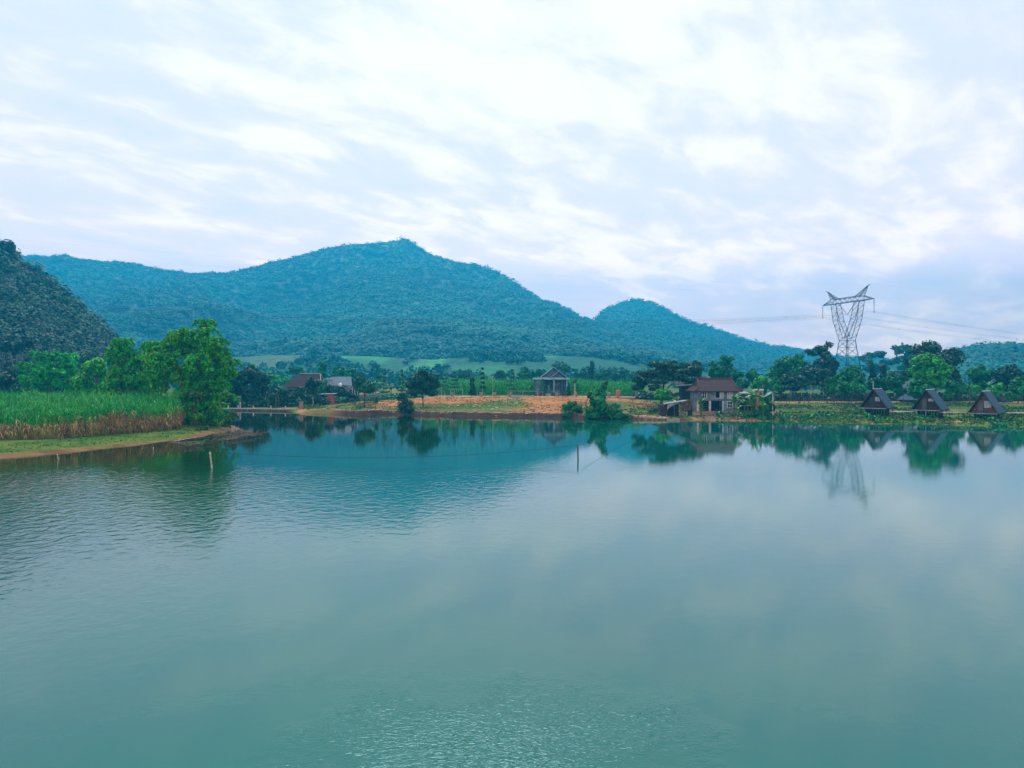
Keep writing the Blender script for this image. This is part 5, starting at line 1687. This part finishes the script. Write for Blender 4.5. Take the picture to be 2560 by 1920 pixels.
    MB().hexa([T(W2 * f0, .36, zb_ + H * h0), T(W2 * f1, .36, zb_ + H * h0), T(W2 * f1, .42, zb_ + H * h0), T(W2 * f0, .42, zb_ + H * h0)], [T(W2 * f0, .36, zb_ + H * h1), T(W2 * f1, .36, zb_ + H * h1), T(W2 * f1, .42, zb_ + H * h1), T(W2 * f0, .42, zb_ + H * h1)]).build('window', M_pane, th, o)
    # rail along the side deck
    rl = MB()
    rl.bar(T(W2 + .35, L * .35, zb_ + .1), T(W2 + .35, L + .2, zb_ + .1), .035)
    for k in range(7):
        v_ = L * (.35 + .65 * k / 6)
        rl.bar(T(W2 + .35, v_, zb_ - .5), T(W2 + .35, v_, zb_ + .1), .025)
    rl.build('side_rail', M_wood_d, th, o)
    return th


hut('leftmost A-frame hut, darkest front, beside the spreading tree', 2183, 973, 2152, 2216, 1019, 148, M_wood_r, math.radians(46), 4.2, (-.32, .02, .52), (.08, .46, .34, .58), False)
hut('middle A-frame hut with two pale front stilts and a bright roof', 2315, 975, 2279, 2349, 1024, 143, M_wood_r, math.radians(46), 4.4, (-.35, .0, .56), (.12, .52, .42, .56), True)
hut('rightmost A-frame hut with warm orange brown planks', 2457, 979, 2418, 2488, 1032, 137, M_wood_o, math.radians(48), 4.0, (-.38, -.02, .50), (.05, .55, .24, .56), False)
# boardwalk between the huts
for a, b, py, lb in ((2352, 2420, 1032, 'narrow pale walkway between the middle and right huts'), (2232, 2282, 1030, 'narrow pale walkway between the left and middle huts'), (2500, 2580, 1033, 'narrow pale walkway running right from the last hut')):
    d = 141
    th = thing('walkway', (X(a, d), d, 1.2), lb, 'walkway', 'walkways between the huts')
    o = tuple(th.location)
    MB().box(X(a, d), X(b, d), d, d + .9, Z(py, d), Z(py - 1.3, d)).build('deck', M_conc_pale, th, o)
    nP = max(2, int((b - a) / 22))
    for k in range(nP + 1):
        xx = X(a + (b - a) * k / nP, d)
        MB().bar((xx, d + .1, g1(xx, d) - .3), (xx, d + .1, Z(py, d)), .05).build('post', M_wood_d, th, o)
# cottages in the trees
for px, d, w, zt, zb_, lb, mm in ((2270, 215, 40, 953, 975, 'hazy grey hipped roof among the trees left of the second hut', M_grey), (2280, 186, 30, 984, 1000, 'low slate roofed shed behind the second hut', M_slate), (2515, 190, 44, 992, 1004, 'low dark shed at the right end of the orange strip', M_inside)):
    x0, x1 = X(px - w / 2, d), X(px + w / 2, d)
    b0 = g1(X(px, d), d)
    th = thing('shed', (X(px, d), d, b0), lb, 'shed')
    o = tuple(th.location)
    zt_, ze_ = Z(zt, d), Z(zb_, d)
    MB().box(x0 + .4, x1 - .4, d, d + 4, b0 - .1, ze_).build('wall', M_inside, th, o)
    MB().add([(x0, d - .6, ze_), (x1, d - .6, ze_), (x1, d + 4.6, ze_), (x0, d + 4.6, ze_), (x0 + 1, d + 2, zt_), (x1 - 1, d + 2, zt_)], [(0, 1, 5, 4), (1, 2, 5), (2, 3, 4, 5), (3, 0, 4), (3, 2, 1, 0)]).build('roof', mm, th, o)

# ------------------------------------------------------------------ fences on the right
def fence(label, pts, hgt, nposts, rails, m, r=.035, pickets=0, name='fence', mesh=False):
    th = thing(name, (pts[0][0], pts[0][1], g1(*pts[0])), label, 'fence')
    o = tuple(th.location)
    P_ = np.array(pts)
    seg = np.r_[0, np.cumsum(np.linalg.norm(np.diff(P_, axis=0), axis=1))]
    tt = np.linspace(0, seg[-1], nposts)
    xs, ys = np.interp(tt, seg, P_[:, 0]), np.interp(tt, seg, P_[:, 1])
    rr = np.random.default_rng(nposts)
    tops = []
    for x_, y_ in zip(xs, ys):
        z_ = g1(x_, y_)
        MB().bar((x_, y_, z_ - .3), (x_ + rr.normal() * .05, y_, z_ + hgt * (.9 + .25 * rr.random())), r).build('post', m, th, o)
        tops.append((x_, y_, z_))
    rl = MB()
    for k in range(rails):
        rl.tube([(x_, y_, z_ + hgt * (k + 1) / (rails + .3)) for x_, y_, z_ in tops], r * .5, 4)
    rl.build('wire', m, th, o)
    if pickets:
        pk = MB()
        tt = np.linspace(0, seg[-1], pickets)
        for q_ in tt:
            x_, y_ = np.interp(q_, seg, P_[:, 0]), np.interp(q_, seg, P_[:, 1])
            z_ = g1(x_, y_)
            pk.bar((x_, y_, z_ - .1), (x_ + rr.normal() * .03, y_, z_ + hgt * (.8 + .2 * rr.random())), .016, 3)
        pk.build('pickets', m, th, o)
    return th


fence('tall thin post fence along the orange strip behind the huts', [(X(1950, 178), 178), (X(2200, 178), 178), (X(2580, 176), 176)], 2.3, 27, 4, M_post, r=.055)
fence('fine picket net fence on the weedy bank right of the gable frame', [(X(1935, 152), 152), (X(2050, 153), 153), (X(2140, 152), 152)], 1.2, 12, 2, M_post, r=.03, pickets=70)
fence('taller net fence behind the weedy bank', [(X(1945, 166), 166), (X(2060, 167), 167), (X(2150, 166), 166)], 2.0, 10, 3, M_post, r=.03, pickets=80)
fence('short post fence between the leftmost and middle huts', [(X(2215, 156), 156), (X(2290, 156), 156), (X(2420, 152), 152)], 1.2, 12, 2, M_post, r=.03)
fence('rough stick fence beside the grassy yard', [(X(925, 180), 180), (X(968, 180), 180)], 1.0, 8, 2, M_stick, r=.04)

# ------------------------------------------------------------------ pylon and cables
PD = 360.0
K = PD / 320.0
PCX = X(2118, PD)
YAW = math.radians(-75)      # arm runs towards the camera on the right
ca, sa = math.cos(YAW), math.sin(YAW)
pzb = 2.0


def PT(a, b, z):
    a, b = a * K * 1.08, b * K
    return (PCX + a * ca - b * sa, PD + a * sa + b * ca, CH + (z - CH) * K)


pyl = thing('pylon', (PCX, PD, pzb), 'tall steel lattice pylon with two raised horns rising above the trees', 'pylon')
PO = (PCX, PD, pzb)
zW, zB, zTb = 23.7, 39.5, 41.4
r1, r2 = .15, .07
z00 = CH + (pzb - .5 - CH) / K
hb_, hw_ = 4.6, 2.1


def corner(f, sa_, sb_):
    h = hb_ + (hw_ - hb_) * f
    return PT(sa_ * h, sb_ * h, z00 + (zW - z00) * f)


for sa_ in (-1, 1):
    for sb_ in (-1, 1):
        MB().bar(corner(0, sa_, sb_), corner(1, sa_, sb_), r1 * 1.2).build('leg', M_steel, pyl, PO)
lat = MB()
levels = [0, .30, .52, .70, .86, 1.0]
cs4 = [(-1, -1), (1, -1), (1, 1), (-1, 1)]
for i, f in enumerate(levels):
    for k in range(4):
        a, b = cs4[k], cs4[(k + 1) % 4]
        if i > 0:
            lat.bar(corner(f, *a), corner(f, *b), r2 * (1.4 if i == len(levels) - 1 else 1))
        if i < len(levels) - 1:
            g = levels[i + 1]
            lat.bar(corner(f, *a), corner(g, *b), r2)
            lat.bar(corner(f, *b), corner(g, *a), r2)
lat.build('body_lattice', M_steel, pyl, PO)
# the two spreading arms of the head
for sg in (-1, 1):
    hd = MB()
    out_ = [(2.1, 2.1, zW), (6.3, 1.6, 32.0), (8.2, 1.15, zB)]
    in_ = [(.25, 1.9, zW + .6), (3.6, 1.6, 32.0), (5.2, 1.15, zB)]

    def at(path, f):
        n_ = len(path) - 1
        i_ = min(int(f * n_), n_ - 1)
        t_ = f * n_ - i_
        return [path[i_][k] * (1 - t_) + path[i_ + 1][k] * t_ for k in range(3)]
    for sb_ in (-1, 1):
        for path in (out_, in_):
            for p0, p1 in zip(path[:-1], path[1:]):
                hd.bar(PT(sg * p0[0], sb_ * p0[1], p0[2]), PT(sg * p1[0], sb_ * p1[1], p1[2]), r1 * .9)
        N_ = 8
        for i in range(N_):
            f, g = i / N_, (i + 1) / N_
            o0, o1, i0, i1 = at(out_, f), at(out_, g), at(in_, f), at(in_, g)
            if i % 2:
                hd.bar(PT(sg * o0[0], sb_ * o0[1], o0[2]), PT(sg * i1[0], sb_ * i1[1], i1[2]), r2)
            else:
                hd.bar(PT(sg * i0[0], sb_ * i0[1], i0[2]), PT(sg * o1[0], sb_ * o1[1], o1[2]), r2)
            hd.bar(PT(sg * o1[0], sb_ * o1[1], o1[2]), PT(sg * i1[0], sb_ * i1[1], i1[2]), r2)
    for i in range(9):
        for path in (out_, in_):
            p = at(path, i / 8)
            q_ = at(path, min(1, (i + 1) / 8))
            hd.bar(PT(sg * p[0], -p[1], p[2]), PT(sg * q_[0], q_[1], q_[2]), r2)
    hd.build('window_arm', M_steel, pyl, PO)
bm = MB()
for sb_ in (-1, 1):
    bm.bar(PT(-14.5, 0, zB), PT(-8.5, sb_ * 1.1, zB), r1).bar(PT(14.5, 0, zB), PT(8.5, sb_ * 1.1, zB), r1)
    bm.bar(PT(-8.5, sb_ * 1.1, zB), PT(8.5, sb_ * 1.1, zB), r1 * 1.1).bar(PT(-8.5, sb_ * 1.1, zTb), PT(8.5, sb_ * 1.1, zTb), r1 * 1.1)
    bm.bar(PT(-14.5, 0, zB), PT(-8.5, sb_ * 1.1, zTb), r1 * .8).bar(PT(14.5, 0, zB), PT(8.5, sb_ * 1.1, zTb), r1 * .8)
    N_ = 12
    for i in range(N_):
        a, b = -8.5 + 17 * i / N_, -8.5 + 17 * (i + 1) / N_
        bm.bar(PT(a, sb_ * 1.1, zB if i % 2 else zTb), PT(b, sb_ * 1.1, zTb if i % 2 else zB), r2 * 1.2)
    for sg in (-1, 1):
        for f in (.33, .66):
            a = 14.5 + (8.5 - 14.5) * f
            bm.bar(PT(sg * a, sb_ * 1.1 * f, zB), PT(sg * a, sb_ * 1.1 * f, zB + (zTb - zB) * f), r2)
            bm.bar(PT(sg * a, sb_ * 1.1 * f, zB), PT(sg * (a - 2), sb_ * 1.1 * min(1, f + .33), zB + (zTb - zB) * min(1, f + .33)), r2)
bm.build('crossarm', M_steel, pyl, PO)
for sg in (-1, 1):
    hn = MB()
    tip = PT(sg * 11.6, 0, 45.3)
    bs4 = [(5.6, -1.1), (5.6, 1.1), (8.3, 1.1), (8.3, -1.1)]
    for a, b in bs4:
        hn.bar(PT(sg * a, b, zTb), tip, r1 * .8)
    for f in (.2, .4, .6, .8):
        ring = []
        for a, b in bs4:
            ring.append(PT(sg * (a + (11.6 - a) * f), b * (1 - f), zTb + (45.3 - zTb) * f))
        for k in range(4):
            hn.bar(ring[k], ring[(k + 1) % 4], r2)
            a, b = bs4[(k + 1) % 4]
            f2 = f - .2
            hn.bar(ring[k], PT(sg * (a + (11.6 - a) * f2), b * (1 - f2), zTb + (45.3 - zTb) * f2), r2)
    hn.bar(tip, PT(sg * 12.6, 0, 45.4), r1)
    hn.build('horn', M_steel, pyl, PO)
zI = 34.2
for sg in (-1, 1):
    ins = MB()
    p0, p1 = PT(sg * 14.5, 0, zB), PT(sg * 14.5, 0, zI)
    pts = [tuple(p0[k] + (p1[k] - p0[k]) * i / 22 for k in range(3)) for i in range(23)]
    ins.tube(pts, [.17 if i % 2 else .09 for i in range(23)], 6)
    ins.tube([PT(sg * 14.5, -.35, zI), PT(sg * 14.5, .35, zI)], .16, 4)
    ins.build('insulator', M_ins, pyl, PO)
    ins = MB()
    p0, p1 = PT(sg * 5.0, 0, zB), PT(0, 0, zI + .2)
    pts = [tuple(p0[k] + (p1[k] - p0[k]) * i / 22 for k in range(3)) for i in range(23)]
    ins.tube(pts, [.17 if i % 2 else .09 for i in range(23)], 6)
    ins.build('insulator', M_ins, pyl, PO)


def cable(label, a, z, left_b, left_c, right_b, right_c, pair=True, r=.034, ground_=False):
    p0 = PT(a, 0, z)
    th = thing('power_cable', p0, label, 'power cable', 'cables carried by the pylon')
    dxl, dyl = -math.sin(-YAW), -math.cos(YAW)         # towards the left, nearer
    w_ = MB()
    for off in ((-.28, .28) if pair else (0,)):
        for sg, b_, c_, Lm in ((1, left_b, left_c, 410), (-1, right_b, right_c, 420)):
            pts = []
            for i in range(61):
                t_ = Lm * i / 60
                pts.append((p0[0] + sg * t_ * dxl, p0[1] + sg * t_ * dyl, p0[2] + off + b_ * t_ + c_ * t_ * t_))
            w_.tube(pts, r, 4)
    w_.build('wire', M_wire, th, p0)
    if pair:
        for sg, b_, c_ in ((1, left_b, left_c), (-1, right_b, right_c)):
            for t_ in (45, 100, 155, 210, 265, 320, 375):
                zz = p0[2] + b_ * t_ + c_ * t_ * t_
                x_, y_ = p0[0] + sg * t_ * dxl, p0[1] + sg * t_ * dyl
                MB().box(x_ - .07, x_ + .07, y_ - .07, y_ + .07, zz - .33, zz + .33).build('spacer', M_wire, th, p0)


cable('double cable hanging from the left arm tip of the pylon', -14.5, zI, -.0765, 2.0e-4, -.112, 1.7e-4)
cable('double cable hanging from the middle of the pylon', 0, zI, -.0765, 2.0e-4, -.116, 1.7e-4)
cable('double cable hanging from the right arm tip of the pylon', 14.5, zI, -.0785, 2.0e-4, -.118, 1.7e-4)
cable('thin ground wire from the left horn of the pylon', -12.6, 45.4, -.0247, 1.1e-4, -.06, 1.2e-4, pair=False, r=.010)
cable('thin ground wire from the right horn of the pylon', 12.6, 45.4, -.0247, 1.1e-4, -.06, 1.2e-4, pair=False, r=.010)

# ------------------------------------------------------------------ stakes, rope and fish weir in the lake
def stake(label, px, d, zt, lean, r, m, two=False):
    x = X(px, d)
    th = thing('water_stake', (x, d, 0), label, 'stake', 'stakes standing in the lake')
    mb = MB()
    mb.tube([(x, d, -1.2), (x, d, 0), (x + lean * .5, d, zt * .5), (x + lean, d, zt)], [r, r, r * .95, r * .85], 7)
    mb.build('shaft', m, th, (x, d, 0), smooth=True)
    return (x + lean, d, zt)


tp1 = stake('pale leaning stake near the sandy spit', 530, CH * F / (1172 - HZ), 1.50, -.18, .085, M_bamp)
tp2 = stake('dark crooked stake in the open lake', 1445, CH * F / (1147 - HZ), 1.35, -.03, .075, M_post)
stake('short broken stake by the left beach', 146, CH * F / (1149 - HZ), .55, -.12, .045, M_bamp)
stake('small stake before the fish weir', 383, CH * F / (1126 - HZ), .35, .03, .04, M_bamp)
pts = []
for i in range(31):
    f = i / 30
    pts.append((tp1[0] + (tp2[0] - tp1[0]) * f, tp1[1] + (tp2[1] - tp1[1]) * f, tp1[2] * (1 - f) + tp2[2] * f - 1.05 * 4 * f * (1 - f) * .8))
tag(MB().tube(pts, .022, 4).build('rope', M_rope), 'thin dark rope sagging between the two lake stakes', 'rope')
a = tp2
b = (X(1690, 146), 146, 1.2)
pts = [(a[0] + (b[0] - a[0]) * i / 16, a[1] + (b[1] - a[1]) * i / 16, a[2] + (b[2] - a[2]) * i / 16 - .9 * 4 * (i / 16) * (1 - i / 16)) for i in range(17)]
tag(MB().tube(pts, .016, 4).build('rope', M_rope), 'thin rope running from the dark stake to the waterside shack', 'rope')
th = thing('fish_weir', (X(560, 112), 112, 0), 'low fish weir of twigs and sticks reaching out from the spit', 'fish weir')
rr = np.random.default_rng(15)
mb = MB()
for i in range(150):
    f = rr.random()
    px = 440 + 225 * f
    py = 1122 - 34 * f + rr.normal() * 2.5
    d = CH * F / (py - HZ)
    x = X(px, d)
    h = .25 + .55 * rr.random() + .3 * (f > .4)
    mb.tube([(x, d, -.3), (x + rr.normal() * .12, d + rr.normal() * .1, h)], [.022, .014], 4)
mb.build('sticks', M_post, th, tuple(th.location))
mb = MB()
for i in range(46):
    f = rr.random() * .95
    px = 450 + 215 * f
    py = 1119 - 34 * f + rr.normal() * 1.6
    d = CH * F / (py - HZ)
    x = X(px, d)
    a_ = -.35 + rr.normal() * .4
    L = .6 + rr.random() * 1.3
    mb.tube([(x, d, .1 + .35 * rr.random()), (x + L * math.cos(a_), d + L * math.sin(-a_), .12 + .5 * rr.random())], [.02, .012], 4)
mb.build('cross_twigs', M_stick, th, tuple(th.location))
th = thing('brush_pile', (X(600, 113), 113, 0), 'brown brushwood heaped at the tip of the spit', 'brushwood')
mb = MB()
for i in range(240):
    px = 585 + rr.normal() * 28
    d = 112.5 + rr.normal() * 1.3
    x = X(px, d)
    a_ = rr.random() * 6.28
    L = .4 + rr.random() * .8
    z_ = rr.random() * .7 * math.exp(-((px - 580) / 35) ** 2)
    mb.tube([(x, d, -.1 + z_), (x + L * math.cos(a_) * .7, d + L * math.sin(a_) * .7, z_ + L * .5 * rr.random())], [.018, .01], 3)
mb.build('twigs', M_stick, th, tuple(th.location))
d = 96
tag(MB().tube([(X(430, d), d, .06), (X(475, d + 3), d + 3, .22), (X(512, d + 5), d + 5, .34)], [.05, .04, .02], 5).tube([(X(446, d + .6), d + .6, .08), (X(452, d + 1), d + 1, .4)], [.03, .012], 4).build('driftwood', M_bamp), 'bleached driftwood branch floating before the spit', 'driftwood')
bush('reedy green shrub at the tip of the spit behind the brushwood', [(575, 1050, 12, 12), (582, 1040, 6, 10), (562, 1062, 14, 6)], 116, 1200, M_weed, leaf=.2)

# ------------------------------------------------------------------ haze
hb = MB().box(-2300, 2300, -120, 2260, -4.2, 292)
mh = bpy.data.materials.new('haze')
mh.use_nodes = True
nt = mh.node_tree
for n in list(nt.nodes):
    nt.nodes.remove(n)
vo = nt.nodes.new('ShaderNodeVolumePrincipled')
vo.inputs['Color'].default_value = (.014, .51, .94, 1)
vo.inputs['Density'].default_value = HAZE
vo.inputs['Anisotropy'].default_value = 0.45
out = nt.nodes.new('ShaderNodeOutputMaterial')
nt.links.new(vo.outputs[0], out.inputs['Volume'])
tag(hb.build('haze', mh), 'blue morning haze over the valley', 'haze', kind='stuff')
